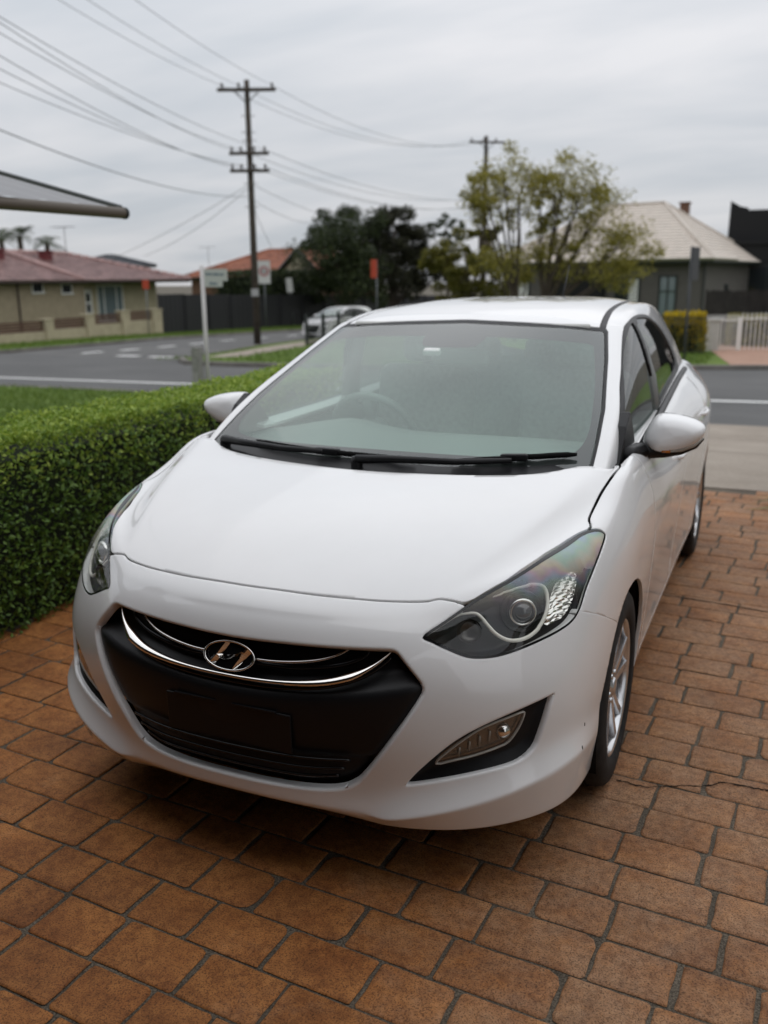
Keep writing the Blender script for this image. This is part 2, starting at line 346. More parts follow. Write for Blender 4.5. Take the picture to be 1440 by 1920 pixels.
# ---- driveway of stamped pavers
drive = sheet('driveway', [(-2.42, -6), (6, -6), (6, 4.71), (-2.5, 4.395), (-2.42, -1)], -.006, GM['joint'], .12)
def pavers():
    rnd = random.Random(11); ANG = rad(-3.3); ca, sa = math.cos(ANG), math.sin(ANG); PITCH_, J = .155, .0095
    lens = [.17, .19, .20, .21, .225, .235, .25, .265, .28]; bank = {}
    for li, ln in enumerate(lens):
        for v in range(4):
            r = random.Random(li*10 + v); hx, hy = ln/2 - J/2, PITCH_/2 - J/2 + .0014; out = []
            for (cx, cy, a0) in ((hx, hy, 0), (-hx, hy, 90), (-hx, -hy, 180), (hx, -hy, 270)):
                rr = r.choice([.010, .016, .022, .035]) if r.random() < .28 else r.uniform(.004, .010)
                ox, oy = cx - math.copysign(rr, cx), cy - math.copysign(rr, cy)
                for k in (0, 45, 90):
                    t = rad(a0 + k); out.append((ox + rr*math.cos(t) + r.uniform(-.002, .002), oy + rr*math.sin(t) + r.uniform(-.0010, .0010)))
            o2 = []
            for i in range(len(out)):      # wavy hand-stamped edges: extra points along the straight sides
                p, q = out[i], out[(i+1) % len(out)]; o2.append(p); L_ = math.hypot(q[0]-p[0], q[1]-p[1])
                if L_ > .05:
                    m = 3 if L_ > .12 else 2
                    for k in range(1, m):
                        u = k/m; nx, ny = -(q[1]-p[1])/L_, (q[0]-p[0])/L_; w = r.uniform(-.0032, .0022) if abs(nx) > .5 else r.uniform(-.0022, .0014)
                        o2.append((p[0]+(q[0]-p[0])*u - nx*w, p[1]+(q[1]-p[1])*u - ny*w))
            out = o2
            n = len(out); vs = []
            for s, z in ((0, -.012), (0, -.0040), (.0025, -.0010), (.007, 0)):
                for x, y in out: vs.append((x - math.copysign(min(s, abs(x)), x), y - math.copysign(min(s, abs(y)), y), z))
            fs = [(k*n+i, k*n+(i+1) % n, (k+1)*n+(i+1) % n, (k+1)*n+i) for k in range(1, 3) for i in range(n)] + [tuple(range(3*n, 4*n))]
            me = bpy.data.meshes.new('paver'); me.from_pydata(vs, [], fs); me.update(); me.materials.append(GM['paver'])
            me.polygons.foreach_set('use_smooth', [True]*len(me.polygons)); me.set_sharp_from_angle(angle=rad(50))
            bank[(li, v)] = (me, ln)
    spots = []
    r0 = 0.0
    for row in range(-22, 42):
        v = row*PITCH_ - .005; u = -2.6 + rnd.uniform(0, .2)
        while u < 3.9:
            li = rnd.randrange(len(lens)); ln = lens[li]; c = u + ln/2
            x, y = c*ca - v*sa, c*sa + v*ca
            if -1.98 < x < 3.5 and -3.3 < y < 4.30 + .037*(x+2.5):
                # visible from the front: not under the car's middle, and inside the view
                d = Vector((x - CAM.x, y - CAM.y)); f = Vector((-math.sin(YAW), math.cos(YAW))); rt = Vector((math.cos(YAW), math.sin(YAW)))
                dep = d.dot(f); lat = d.dot(rt)
                pd = dep*math.cos(PITCH) + 1.573*math.sin(PITCH); py = (1.573*math.cos(PITCH) - dep*math.sin(PITCH))/max(pd, .01)
                inview = dep > .3 and abs(lat/pd) < .46 and py < .62
                hidden = (-.72 < x < .70 and y > -.55) or (x < .35 and y > .9 and x > -1.0)
                size = (1/pd**2) if inview and not hidden else (.0001/(1+pd*pd))
                spots.append((size, x, y, li, rnd.randrange(4), rnd.choice((0, math.pi)), rnd.uniform(-.0012, .0008)))
            u += ln + rnd.uniform(-.002, .004)
    spots.sort(reverse=True)
    for size, x, y, li, v, flip, dz in spots[:300]:
        o = bpy.data.objects.new('paver', bank[(li, v)][0]); COL.objects.link(o); o.parent = drive
        o.location = (x, y, dz); o.rotation_euler = (rnd.uniform(-.006, .006), rnd.uniform(-.004, .004), ANG + flip)
    b = MB()
    for size, x, y, li, v, flip, dz in spots[300:]:
        me = bank[(li, v)][0]; M = Matrix.Translation((x, y, dz)) @ Matrix.Rotation(ANG + flip, 4, 'Z')
        b.add([M @ vv.co for vv in me.vertices], [tuple(p.vertices) for p in me.polygons])
    o = b.build('more_pavers', GM['paver'], drive, recalc=False); o['kind'] = 'stuff'
    o.data.polygons.foreach_set('use_smooth', [True]*len(o.data.polygons)); o.data.set_sharp_from_angle(angle=rad(50))
    print('pavers', len(spots))
    # settlement crack and saw-cut control joint
    dark = mat('crack_shadow', (.012, .010, .008), .95, spec=.1)
    def cut(name, pts, w):
        b = MB(); r = random.Random(4); P = []
        for a, c in zip(pts[:-1], pts[1:]):
            for i in range(8): P.append((a[0]+(c[0]-a[0])*i/8 + r.uniform(-.003, .003), a[1]+(c[1]-a[1])*i/8 + r.uniform(-.004, .004)))
        vs = []
        for p in P:
            ww = w*r.uniform(.4, 1.3); vs += [(p[0], p[1]-ww/2, .0016), (p[0], p[1]+ww/2, .0016)]
        b.add(vs, [(2*i, 2*i+2, 2*i+3, 2*i+1) for i in range(len(P)-1)]); b.build(name, dark, drive)
    cut('crack', [(.874, -.016), (.96, -.028), (1.067, .027), (1.136, .052), (1.19, .104), (1.283, .101), (1.322, .108), (1.6, .13)], .006)
    cut('control_joint', [(-1.8, 2.0), (.774, 1.849), (1.017, 1.829), (1.281, 1.790), (2.0, 1.74)], .010)
pavers()
# ---------------------------------------------------------------- the white hatchback
# ---------------------------------------------------------------- car master surfaces
F_ROWS = [  # front rows bottom to top, columns centre to corner
 [(0,-.872,.236),(.2,-.857,.230),(.36,-.829,.212),(.44,-.812,.203),(.618,-.744,.202),(.790,-.588,.212)],
 [(0,-.897,.258),(.2,-.884,.252),(.37,-.846,.242),(.458,-.838,.244),(.645,-.768,.292),(.812,-.607,.343)],
 [(0,-.902,.297),(.2,-.888,.297),(.36,-.846,.299),(.47,-.812,.322),(.652,-.733,.358),(.799,-.585,.408)],
 [(0,-.917,.42),(.2,-.903,.42),(.38,-.860,.42),(.505,-.812,.43),(.667,-.718,.45),(.797,-.584,.475)],
 [(0,-.915,.55),(.2,-.902,.556),(.385,-.862,.57),(.518,-.796,.595),(.666,-.702,.58),(.794,-.570,.58)],
 [(0,-.872,.69),(.2,-.860,.692),(.40,-.808,.692),(.507,-.750,.70),(.653,-.653,.69),(.785,-.525,.69)],
 [(0,-.835,.744),(.2,-.822,.744),(.39,-.769,.743),(.50,-.710,.75),(.640,-.617,.757),(.768,-.485,.772)],
 [(0,-.779,.787),(.2,-.765,.787),(.38,-.714,.783),(.496,-.662,.787),(.617,-.565,.812),(.732,-.425,.840)]]
S_COLS = [  # side columns after the corner, rows bottom to top (x, y, z)
 [(.840,-.36,.205),(.858,-.37,.335),(.856,-.37,.40),(.860,-.37,.475),(.860,-.35,.58),(.852,-.32,.69),(.836,-.28,.785),(.796,-.24,.871)],
 [(.842,-.05,.20),(.864,-.05,.30),(.870,-.05,.38),(.876,-.05,.46),(.880,-.05,.58),(.878,-.03,.69),(.866,-.02,.80),(.822,0,.920)],
 [(.842,.20,.20),(.862,.20,.255),(.870,.20,.33),(.878,.20,.45),(.883,.20,.58),(.882,.20,.70),(.873,.20,.83),(.832,.20,.972)],
 [(.840,.45,.19),(.856,.45,.25),(.862,.45,.33),(.872,.45,.45),(.880,.45,.58),(.885,.45,.70),(.876,.45,.84),(.824,.45,.982)],
 [(.838,.80,.19),(.854,.80,.25),(.858,.80,.33),(.866,.80,.45),(.878,.80,.58),(.888,.80,.72),(.878,.80,.85),(.806,.80,.988)],
 [(.838,1.3,.19),(.854,1.3,.25),(.858,1.3,.33),(.866,1.3,.45),(.879,1.3,.59),(.890,1.3,.74),(.876,1.3,.86),(.787,1.3,1.002)],
 [(.838,1.8,.19),(.854,1.8,.25),(.858,1.8,.33),(.866,1.8,.45),(.880,1.8,.60),(.892,1.8,.76),(.874,1.8,.88),(.770,1.8,1.03)],
 [(.842,2.2,.20),(.860,2.2,.255),(.866,2.2,.33),(.876,2.2,.45),(.888,2.2,.61),(.893,2.2,.77),(.870,2.2,.90),(.756,2.2,1.052)],
 [(.845,2.65,.21),(.862,2.65,.26),(.868,2.65,.34),(.878,2.65,.46),(.888,2.65,.62),(.888,2.65,.78),(.866,2.65,.93),(.742,2.65,1.066)],
 [(.828,3.02,.22),(.845,3.02,.27),(.850,3.02,.35),(.855,3.02,.47),(.857,3.02,.63),(.850,3.01,.79),(.822,3.00,.94),(.715,2.99,1.068)],
 [(.765,3.26,.24),(.785,3.27,.29),(.790,3.28,.36),(.790,3.28,.48),(.785,3.27,.63),(.775,3.24,.79),(.745,3.21,.94),(.675,3.16,1.07)],
 [(.55,3.38,.25),(.56,3.40,.30),(.56,3.41,.37),(.56,3.41,.49),(.555,3.39,.63),(.55,3.36,.79),(.53,3.32,.94),(.48,3.27,1.065)],
 [(.25,3.42,.25),(.25,3.44,.30),(.25,3.45,.37),(.25,3.45,.49),(.25,3.43,.63),(.25,3.40,.79),(.25,3.36,.94),(.25,3.31,1.06)],
 [(0,3.42,.25),(0,3.44,.30),(0,3.45,.37),(0,3.45,.49),(0,3.43,.63),(0,3.40,.79),(0,3.36,.94),(0,3.32,1.06)]]
H_ROWS = [  # hood rows after the front edge, columns centre to next-to-last
 [(0,-.57,.870),(.2,-.558,.869),(.41,-.525,.858),(.567,-.49,.849),(.693,-.375,.852)],
 [(0,-.31,.932),(.2,-.30,.931),(.45,-.26,.929),(.664,-.205,.925),(.757,-.09,.914)],
 [(0,-.05,.975),(.2,-.04,.976),(.48,.03,.985),(.715,.10,.998),(.782,.16,.986)]]
G_FRONT = [  # windscreen rows bottom to top, columns centre to pillar
 [(0,-.16,.893),(.28,-.13,.897),(.53,-.02,.915),(.700,.10,.965),(.748,.13,.968)],
 [(0,.25,1.090),(.28,.265,1.088),(.51,.305,1.085),(.668,.36,1.098),(.722,.385,1.098)],
 [(0,.62,1.258),(.26,.635,1.254),(.46,.665,1.245),(.620,.70,1.246),(.676,.735,1.246)],
 [(0,1.00,1.398),(.23,.998,1.395),(.42,.985,1.386),(.575,.985,1.366),(.630,1.02,1.362)]]
G_SIDE = [  # greenhouse side columns after the pillar, rows bottom to top
 [(.770,.24,.94),(.755,.47,1.095),(.706,.80,1.24),(.648,1.08,1.362)],
 [(.772,1.0,.962),(.750,1.05,1.09),(.706,1.13,1.26),(.637,1.28,1.395)],
 [(.752,1.8,.995),(.727,1.8,1.115),(.686,1.8,1.275),(.611,1.8,1.424)],
 [(.735,2.4,1.025),(.697,2.4,1.135),(.652,2.4,1.275),(.584,2.4,1.405)],
 [(.70,2.88,1.04),(.665,2.88,1.14),(.62,2.87,1.245),(.545,2.82,1.345)],
 [(.65,3.16,1.05),(.61,3.10,1.13),(.55,3.03,1.21),(.49,2.95,1.28)],
 [(.40,3.26,1.05),(.38,3.19,1.13),(.35,3.1,1.22),(.30,3.02,1.30)],
 [(0,3.29,1.05),(0,3.22,1.13),(0,3.13,1.22),(0,3.05,1.31)]]
G_ROOF = [  # roof rows after the windscreen header, columns centre to next-to-last
 [(0,1.09,1.424),(.23,1.088,1.421),(.42,1.078,1.411),(.57,1.07,1.390)],
 [(0,1.32,1.455),(.23,1.32,1.452),(.42,1.315,1.443),(.565,1.30,1.423)],
 [(0,1.8,1.477),(.23,1.8,1.474),(.41,1.8,1.465),(.535,1.8,1.446)],
 [(0,2.4,1.467),(.22,2.4,1.464),(.39,2.4,1.455),(.515,2.4,1.433)],
 [(0,2.86,1.402),(.21,2.86,1.399),(.37,2.85,1.389),(.48,2.84,1.369)]]

def grid_faces(grid, table):
    out = []
    for a in range(len(grid) - 1):
        for b in range(len(grid[0]) - 1):
            out.append([table(grid[a][b]), table(grid[a][b+1]), table(grid[a+1][b+1]), table(grid[a+1][b])])
    return out

def cage_body():
    verts, index = [], {}
    def vid(p):
        k = tuple(round(c, 4) for c in p)
        if k not in index:
            index[k] = len(verts); verts.append(k)
        return index[k]
    faces = grid_faces(F_ROWS, vid)
    side = [[r[-1] for r in F_ROWS]] + S_COLS
    faces += [f[::-1] for f in grid_faces(side, vid)]
    hood = [F_ROWS[-1]] + [H_ROWS[j] + [S_COLS[j][-1]] for j in range(3)]
    faces += grid_faces(hood, vid)
    shelf = [[c[-1], (c[-1][0]*.86 if j < 12 else 0, c[-1][1] - (.06 if j > 9 else 0), c[-1][2] + .004)] for j, c in enumerate(S_COLS) if j >= 2]
    shelf[-1][1] = (0, 3.25, 1.039); shelf[-2][1] = (.22, 3.25, 1.039)
    shelf[0][1] = H_ROWS[2][-1]
    faces += [f[::-1] for f in grid_faces(shelf, vid)]
    return verts, faces

def cage_top():
    verts, index = [], {}
    def vid(p):
        k = tuple(round(c, 4) for c in p)
        if k not in index:
            index[k] = len(verts); verts.append(k)
        return index[k]
    faces = grid_faces(G_FRONT, vid)
    side = [[r[-1] for r in G_FRONT]] + G_SIDE
    faces += [f[::-1] for f in grid_faces(side, vid)]
    # roof is closed at the back by the tailgate columns
    roof = [G_FRONT[-1]] + [G_ROOF[j] + [G_SIDE[j][-1]] for j in range(5)]
    faces += grid_faces(roof, vid)
    r5 = roof[-1]                                  # last roof row, 5 columns centre..rail
    last = [G_SIDE[7][-1], G_SIDE[6][-1], G_SIDE[5][-1], G_SIDE[4][-1]]
    faces += [[vid(r5[0]), vid(r5[1]), vid(last[1]), vid(last[0])],
              [vid(r5[1]), vid(r5[2]), vid(r5[3]), vid(last[1])],
              [vid(r5[3]), vid(r5[4]), vid(last[2]), vid(last[1])]]
    return verts, faces
def smooth_cage(verts, faces, levels, creases=()):
    # full symmetric Catmull-Clark surface that passes through the listed points
    n = len(verts)
    P = np.array(verts, float)
    mirror, allv = {}, [tuple(p) for p in verts]
    for i, p in enumerate(verts):
        if abs(p[0]) < 1e-6: mirror[i] = i
        else:
            mirror[i] = len(allv); allv.append((-p[0], p[1], p[2]))
    allf = list(faces) + [[mirror[v] for v in f][::-1] for f in faces]
    target = np.array(allv, float); cage = target.copy()
    me = bpy.data.meshes.new('cage'); me.from_pydata(allv, [], allf)
    ob = bpy.data.objects.new('cage', me); bpy.context.scene.collection.objects.link(ob)
    if creases:
        at = me.attributes.new('crease_edge', 'FLOAT', 'EDGE'); look = {tuple(round(c, 4) for c in p): i for i, p in enumerate(allv)}
        ek = {tuple(sorted(e.vertices)): e.index for e in me.edges}
        for pts, w in creases:
            for sx in (1, -1):
                ids = [look[tuple(round(c, 4) for c in (sx*p[0], p[1], p[2]))] for p in pts]
                for a, b in zip(ids[:-1], ids[1:]): at.data[ek[tuple(sorted((a, b)))]].value = w
    md = ob.modifiers.new('s', 'SUBSURF'); md.levels = 3; md.render_levels = 3
    md.boundary_smooth = 'PRESERVE_CORNERS'
    for it in range(5):
        me.vertices.foreach_set('co', cage.ravel()); me.update()
        dg = bpy.context.evaluated_depsgraph_get(); ev = ob.evaluated_get(dg); m = ev.to_mesh()
        a = np.empty(len(m.vertices)*3); m.vertices.foreach_get('co', a); a = a.reshape(-1, 3)[:len(target)]
        ev.to_mesh_clear()
        cage += (target - a)*.8
    md.levels = levels
    me.vertices.foreach_set('co', cage.ravel()); me.update()
    dg = bpy.context.evaluated_depsgraph_get(); ev = ob.evaluated_get(dg); m = ev.to_mesh()
    m.calc_loop_triangles()
    a = np.empty(len(m.vertices)*3); m.vertices.foreach_get('co', a); V = a.reshape(-1, 3).copy()
    t = np.empty(len(m.loop_triangles)*3, np.int32); m.loop_triangles.foreach_get('vertices', t); T = t.reshape(-1, 3).copy()
    ev.to_mesh_clear()
    bpy.data.objects.remove(ob); bpy.data.meshes.remove(me)
    return V, T
def half(V, T):
    c = V[T][:, :, 0].mean(1) > 0
    T = T[c]; used = np.unique(T); lut = np.full(len(V), -1); lut[used] = np.arange(len(used))
    V = V[used].copy(); V[np.abs(V[:, 0]) < 1e-5, 0] = 0
    return V, lut[T]
def master(cage, levels, creases=()):
    v, f = cage()
    return half(*smooth_cage(v, f, levels, creases))
class Sheet:
    """triangle sheet with vertex normals that can be cut along outlines"""
    def __init__(s, V, T, N=None):
        s.V, s.T = V, T
        if N is None:
            fn = np.cross(V[T[:, 1]] - V[T[:, 0]], V[T[:, 2]] - V[T[:, 0]])
            N = np.zeros_like(V)
            for k in range(3): np.add.at(N, T[:, k], fn)
            m = np.abs(V[:, 0]) < 1e-5; N[m, 0] = 0
            N /= np.maximum(np.linalg.norm(N, axis=1), 1e-12)[:, None]
        s.N = N
    def cut(s, d):
        """keep where d < 0"""
        V, N, T = s.V, s.N, s.T
        d = np.where(np.abs(d) < 1e-7, 1e-7, d)
        ins = d < 0; c = ins[T].sum(1)
        full = T[c == 3]; mixed = T[(c == 1) | (c == 2)]
        nV, nN, out = [V], [N], [full]
        if len(mixed):
            n = len(V); mi = ins[mixed]
            one = mi.sum(1) == 1
            k = np.where(one, mi.argmax(1), (~mi).argmax(1))
            r = np.arange(len(mixed))
            a, b, cc = mixed[r, k], mixed[r, (k+1) % 3], mixed[r, (k+2) % 3]
            e = np.concatenate([np.stack([a, b], 1), np.stack([a, cc], 1)]); es = np.sort(e, 1)
            key = es[:, 0].astype(np.int64)*n + es[:, 1]
            u, inv = np.unique(key, return_inverse=True); i0, i1 = u // n, u % n
            t = (d[i0]/(d[i0] - d[i1]))[:, None]
            nV.append(V[i0]*(1-t) + V[i1]*t); q = N[i0]*(1-t) + N[i1]*t
            nN.append(q/np.maximum(np.linalg.norm(q, axis=1), 1e-9)[:, None])
            pab = n + inv[:len(mixed)]; pac = n + inv[len(mixed):]
            o = one
            out.append(np.stack([a[o], pab[o], pac[o]], 1))
            o = ~one
            out.append(np.stack([pab[o], b[o], cc[o]], 1)); out.append(np.stack([pab[o], cc[o], pac[o]], 1))
        V2, N2, T2 = np.concatenate(nV), np.concatenate(nN), np.concatenate(out)
        p = V2[T2]; area = np.linalg.norm(np.cross(p[:, 1]-p[:, 0], p[:, 2]-p[:, 0]), axis=1)
        T2 = T2[area > 1e-11]
        used = np.unique(T2); lut = np.full(len(V2), -1); lut[used] = np.arange(len(used))
        return Sheet(V2[used], lut[T2], N2[used])
    def split(s, d, gap=.002): return s.cut(d + gap), s.cut(-d + gap)
    def push(s, depth):
        d = np.asarray(depth); d = d[:, None] if d.ndim else d
        return Sheet(s.V - s.N*d, s.T, s.N)
    def rim(s, prof=((.0004, .0006), (.0006, .0022), (.0006, .012))):
        """turn the free edge inwards along a rounded profile"""
        T = s.T; n = len(s.V)
        e = np.concatenate([T[:, [0, 1]], T[:, [1, 2]], T[:, [2, 0]]])
        key = np.sort(e, 1); kk = key[:, 0].astype(np.int64)*n + key[:, 1]
        u, inv, cnt = np.unique(kk, return_inverse=True, return_counts=True)
        b = e[cnt[inv] == 1]
        on = (np.abs(s.V[b[:, 0], 0]) < 2e-4) & (np.abs(s.V[b[:, 1], 0]) < 2e-4)
        b = b[~on]
        if not len(b): return s
        ed = s.V[b[:, 1]] - s.V[b[:, 0]]; ed /= np.maximum(np.linalg.norm(ed, axis=1), 1e-9)[:, None]
        tn = np.cross(ed, (s.N[b[:, 0]] + s.N[b[:, 1]])/2)
        out = np.zeros_like(s.V); np.add.at(out, b[:, 0], tn); np.add.at(out, b[:, 1], tn)
        bv = np.unique(b); o = out[bv]; o /= np.maximum(np.linalg.norm(o, axis=1), 1e-9)[:, None]
        o[np.abs(s.V[bv, 0]) < 2e-4, 0] = 0
        V, Tn, Nn = [s.V], [T], [s.N]; prev = np.full(n, -1); prev[bv] = bv; tot = n
        for a, dp in prof:
            V.append(s.V[bv] + o*a - s.N[bv]*dp); Nn.append(o)
            cur = np.full(n, -1); cur[bv] = tot + np.arange(len(bv)); tot += len(bv)
            A, B, C, D = prev[b[:, 0]], prev[b[:, 1]], cur[b[:, 1]], cur[b[:, 0]]
            Tn += [np.stack([B, A, D], 1), np.stack([B, D, C], 1)]; prev = cur
        return Sheet(np.concatenate(V), np.concatenate(Tn), np.concatenate(Nn))
    def both(s):
        """whole panel across the centre line"""
        n = len(s.V); z = np.abs(s.V[:, 0]) < 2e-4; m = np.arange(n) + n; m[z] = np.arange(n)[z]
        V = np.concatenate([s.V, s.V*[-1, 1, 1]]); T = np.concatenate([s.T, m[s.T[:, ::-1]]])
        used = np.unique(T); lut = np.full(len(V), -1); lut[used] = np.arange(len(used))
        return V[used], lut[T]
    def left(s): return s.V, s.T
    def right(s): return s.V*[-1, 1, 1], s.T[:, ::-1]
def chaikin(P, n=2, closed=True):
    P = np.array(P, float)
    for _ in range(n):
        Q = np.roll(P, -1, 0) if closed else P[1:]
        A = P if closed else P[:-1]
        R = np.empty((2*len(A), P.shape[1])); R[0::2] = A*.75 + Q*.25; R[1::2] = A*.25 + Q*.75
        P = R if closed else np.concatenate([P[:1], R, P[-1:]])
    return P
def catmull(P, k=6, closed=True):
    P = np.array(P, float); n = len(P); out = []
    for i in range(n if closed else n-1):
        g = (lambda j: P[j % n]) if closed else (lambda j: P[min(max(j, 0), n-1)])
        p0, p1, p2, p3 = g(i-1), g(i), g(i+1), g(i+2)
        for t in np.arange(k)/k:
            out.append(.5*((2*p1) + (-p0+p2)*t + (2*p0-5*p1+4*p2-p3)*t*t + (-p0+3*p1-3*p2+p3)*t**3))
    if not closed: out.append(P[-1])
    return np.array(out)
def sdf(Q, poly):
    """signed distance of points Q (n,2) to a closed outline, negative inside"""
    A = np.asarray(poly, float); B = np.roll(A, -1, 0)
    best = np.full(len(Q), 1e9); ins = np.zeros(len(Q), bool)
    for a, b in zip(A, B):
        ab = b - a; l2 = ab @ ab
        if l2 < 1e-14: continue
        w = Q - a; t = np.clip((w @ ab)/l2, 0, 1); d = ((w - t[:, None]*ab)**2).sum(1); best = np.minimum(best, d)
        c = (a[1] > Q[:, 1]) != (b[1] > Q[:, 1])
        xx = a[0] + (Q[:, 1] - a[1])/(ab[1] if abs(ab[1]) > 1e-12 else 1e-12)*ab[0]
        ins ^= c & (Q[:, 0] < xx)
    d = np.sqrt(best); return np.where(ins, -d, d)
def plane_of(az, el=0):
    """2-D axes of a car-fixed drawing plane facing azimuth az (0 = nose, 90 = left side)"""
    a, e = rad(az), rad(el); f = np.array([math.sin(a)*math.cos(e), -math.cos(a)*math.cos(e), math.sin(e)])
    u = np.array([math.cos(a), math.sin(a), 0]); v = np.cross(f, u)*-1
    v = np.cross(u, f)*-1 if np.cross(u, f)[2] < 0 else np.cross(u, f)
    return np.stack([u, v], 1)
LAMP = [(.4854,-.7524,.7141),(.5275,-.6993,.745),(.5739,-.6395,.7793),(.6101,-.5893,.8007),(.647,-.5345,.8191),(.6952,-.423,.8469),(.7337,-.3132,.8643),(.7597,-.2458,.8769),(.7861,-.2134,.8814),(.8064,-.1914,.8779),(.8202,-.1818,.8666),(.8251,-.1891,.8564),(.8248,-.2518,.8298),(.8207,-.328,.7963),(.8159,-.3955,.7624),(.812,-.4493,.7231),(.8009,-.4902,.7019),(.7774,-.537,.6891),(.7459,-.5816,.6776),(.7016,-.6313,.6637),(.6606,-.6698,.6549),(.6227,-.6991,.6546),(.5904,-.7193,.6607),(.5501,-.7364,.6787),(.5124,-.7488,.6972)]
GRILLE = [(0,.6895),(.08,.6905),(.168,.6925),(.275,.693),(.381,.693),(.422,.6925),(.4392,.6872),(.4555,.6735),(.4954,.6295),(.5102,.6088),(.5151,.5919),(.5117,.5751),(.4902,.5314),(.4548,.4704),(.4146,.4071),(.3707,.3444),(.3466,.321),(.3151,.3045),(.2678,.2966),(.198,.2945),(.139,.294),(0,.294)]
FOG = [(.7886,-.5891,.5457),(.7837,-.6032,.5126),(.7757,-.6196,.4665),(.765,-.6362,.42),(.754,-.6499,.4005),(.736,-.6692,.3855),(.7109,-.6925,.3742),(.6399,-.7427,.3579),(.568,-.7799,.3421),(.5057,-.8045,.3289),(.4749,-.8145,.3241),(.4644,-.8174,.3278),(.4696,-.8157,.3402),(.4997,-.8081,.379),(.5482,-.7902,.4309),(.5949,-.7646,.4706),(.6558,-.7237,.5041),(.7239,-.6671,.5305),(.7783,-.6037,.5474)]
FOG_LENS = [(.5404,-.7912,.3882),(.5801,-.7731,.4321),(.6313,-.7421,.4735),(.6689,-.7157,.4913),(.7055,-.6868,.5038),(.7306,-.6641,.5113),(.7321,-.6637,.5026),(.7222,-.6759,.4696),(.7038,-.6933,.4373),(.6837,-.709,.4261),(.6329,-.7431,.4088),(.5803,-.7722,.3961)]
HOOD = [(0,-.776),(.0414,-.7755),(.1904,-.767),(.3234,-.738),(.4173,-.7075),(.472,-.685),(.4982,-.6673),(.5336,-.6581),(.5712,-.6433),(.64,-.55),(.70,-.40),(.75,-.27),(.7835,-.2067),(.7692,-.1605),(.7679,-.1109),(.7728,-.0218),(.7816,.0525),(.7886,.118),(.7925,.20),(.76,.19),(.70,.118),(.6593,.0787),(.588,.0254),(.497,-.0152),(.3349,-.0545),(.1279,-.0839),(0,-.09)]
DRL = [(.5333,-.697,.7436),(.5568,-.6708,.7577),(.589,-.6491,.7596),(.6077,-.6453,.749),(.628,-.6463,.7281),(.6509,-.6439,.7064),(.6788,-.6327,.6908),(.7044,-.614,.6877),(.728,-.5894,.6943),(.7442,-.5637,.7113),(.7524,-.5391,.7361),(.7512,-.5156,.7642),(.7413,-.4962,.7896),(.7267,-.4923,.8039),(.7025,-.5072,.8099),(.6721,-.5388,.8057),(.6421,-.5699,.7996),(.6216,-.5939,.7922)]
TURN = [(.757,-.4636,.7988),(.7684,-.4291,.8102),(.7846,-.388,.8175),(.8014,-.376,.8025),(.8067,-.4256,.7591),(.796,-.4851,.723),(.775,-.5256,.7138),(.7559,-.5496,.7138),(.7554,-.5151,.7598)]
SILVER = [(.70,-.40,.87),(.7295,-.3441,.872),(.7865,-.2279,.90),(.85,-.15,.90),(.85,-.25,.80),(.8182,-.3242,.804),(.8033,-.3469,.8166),(.7903,-.3377,.8381),(.7616,-.3556,.8534)]
DLO = [(.36,1.035),(.40,1.09),(.5625,1.1701),(.7476,1.2442),(.9315,1.3191),(1.06,1.366),(1.1845,1.3907),(1.3685,1.4070),(1.5975,1.4070),(1.8304,1.3863),(2.1564,1.3175),(2.4712,1.208),(2.585,1.135),(2.60,1.105),(2.56,1.082),(2.3,1.055),(1.9,1.02),(1.4,.990),(1.0,.973),(.6,.955),(.42,.95),(.36,.96)]
GLASS_F = [(.43,1.04),(.4817,1.095),(.62,1.178),(.7895,1.2563),(.9823,1.3282),(1.12,1.366),(1.225,1.3835),(1.250,1.3746),(1.2573,1.2301),(1.335,1.11),(1.365,1.03),(1.30,1.012),(1.0,.998),(.6,.98),(.45,.975)]
GLASS_R = [(1.375,1.393),(1.4755,1.396),(1.7701,1.3789),(2.0551,1.3175),(2.2831,1.2329),(2.40,1.165),(2.425,1.13),(2.36,1.098),(2.1,1.070),(1.8,1.05),(1.47,1.030),(1.455,1.06),(1.40,1.19),(1.36,1.31),(1.352,1.37)]

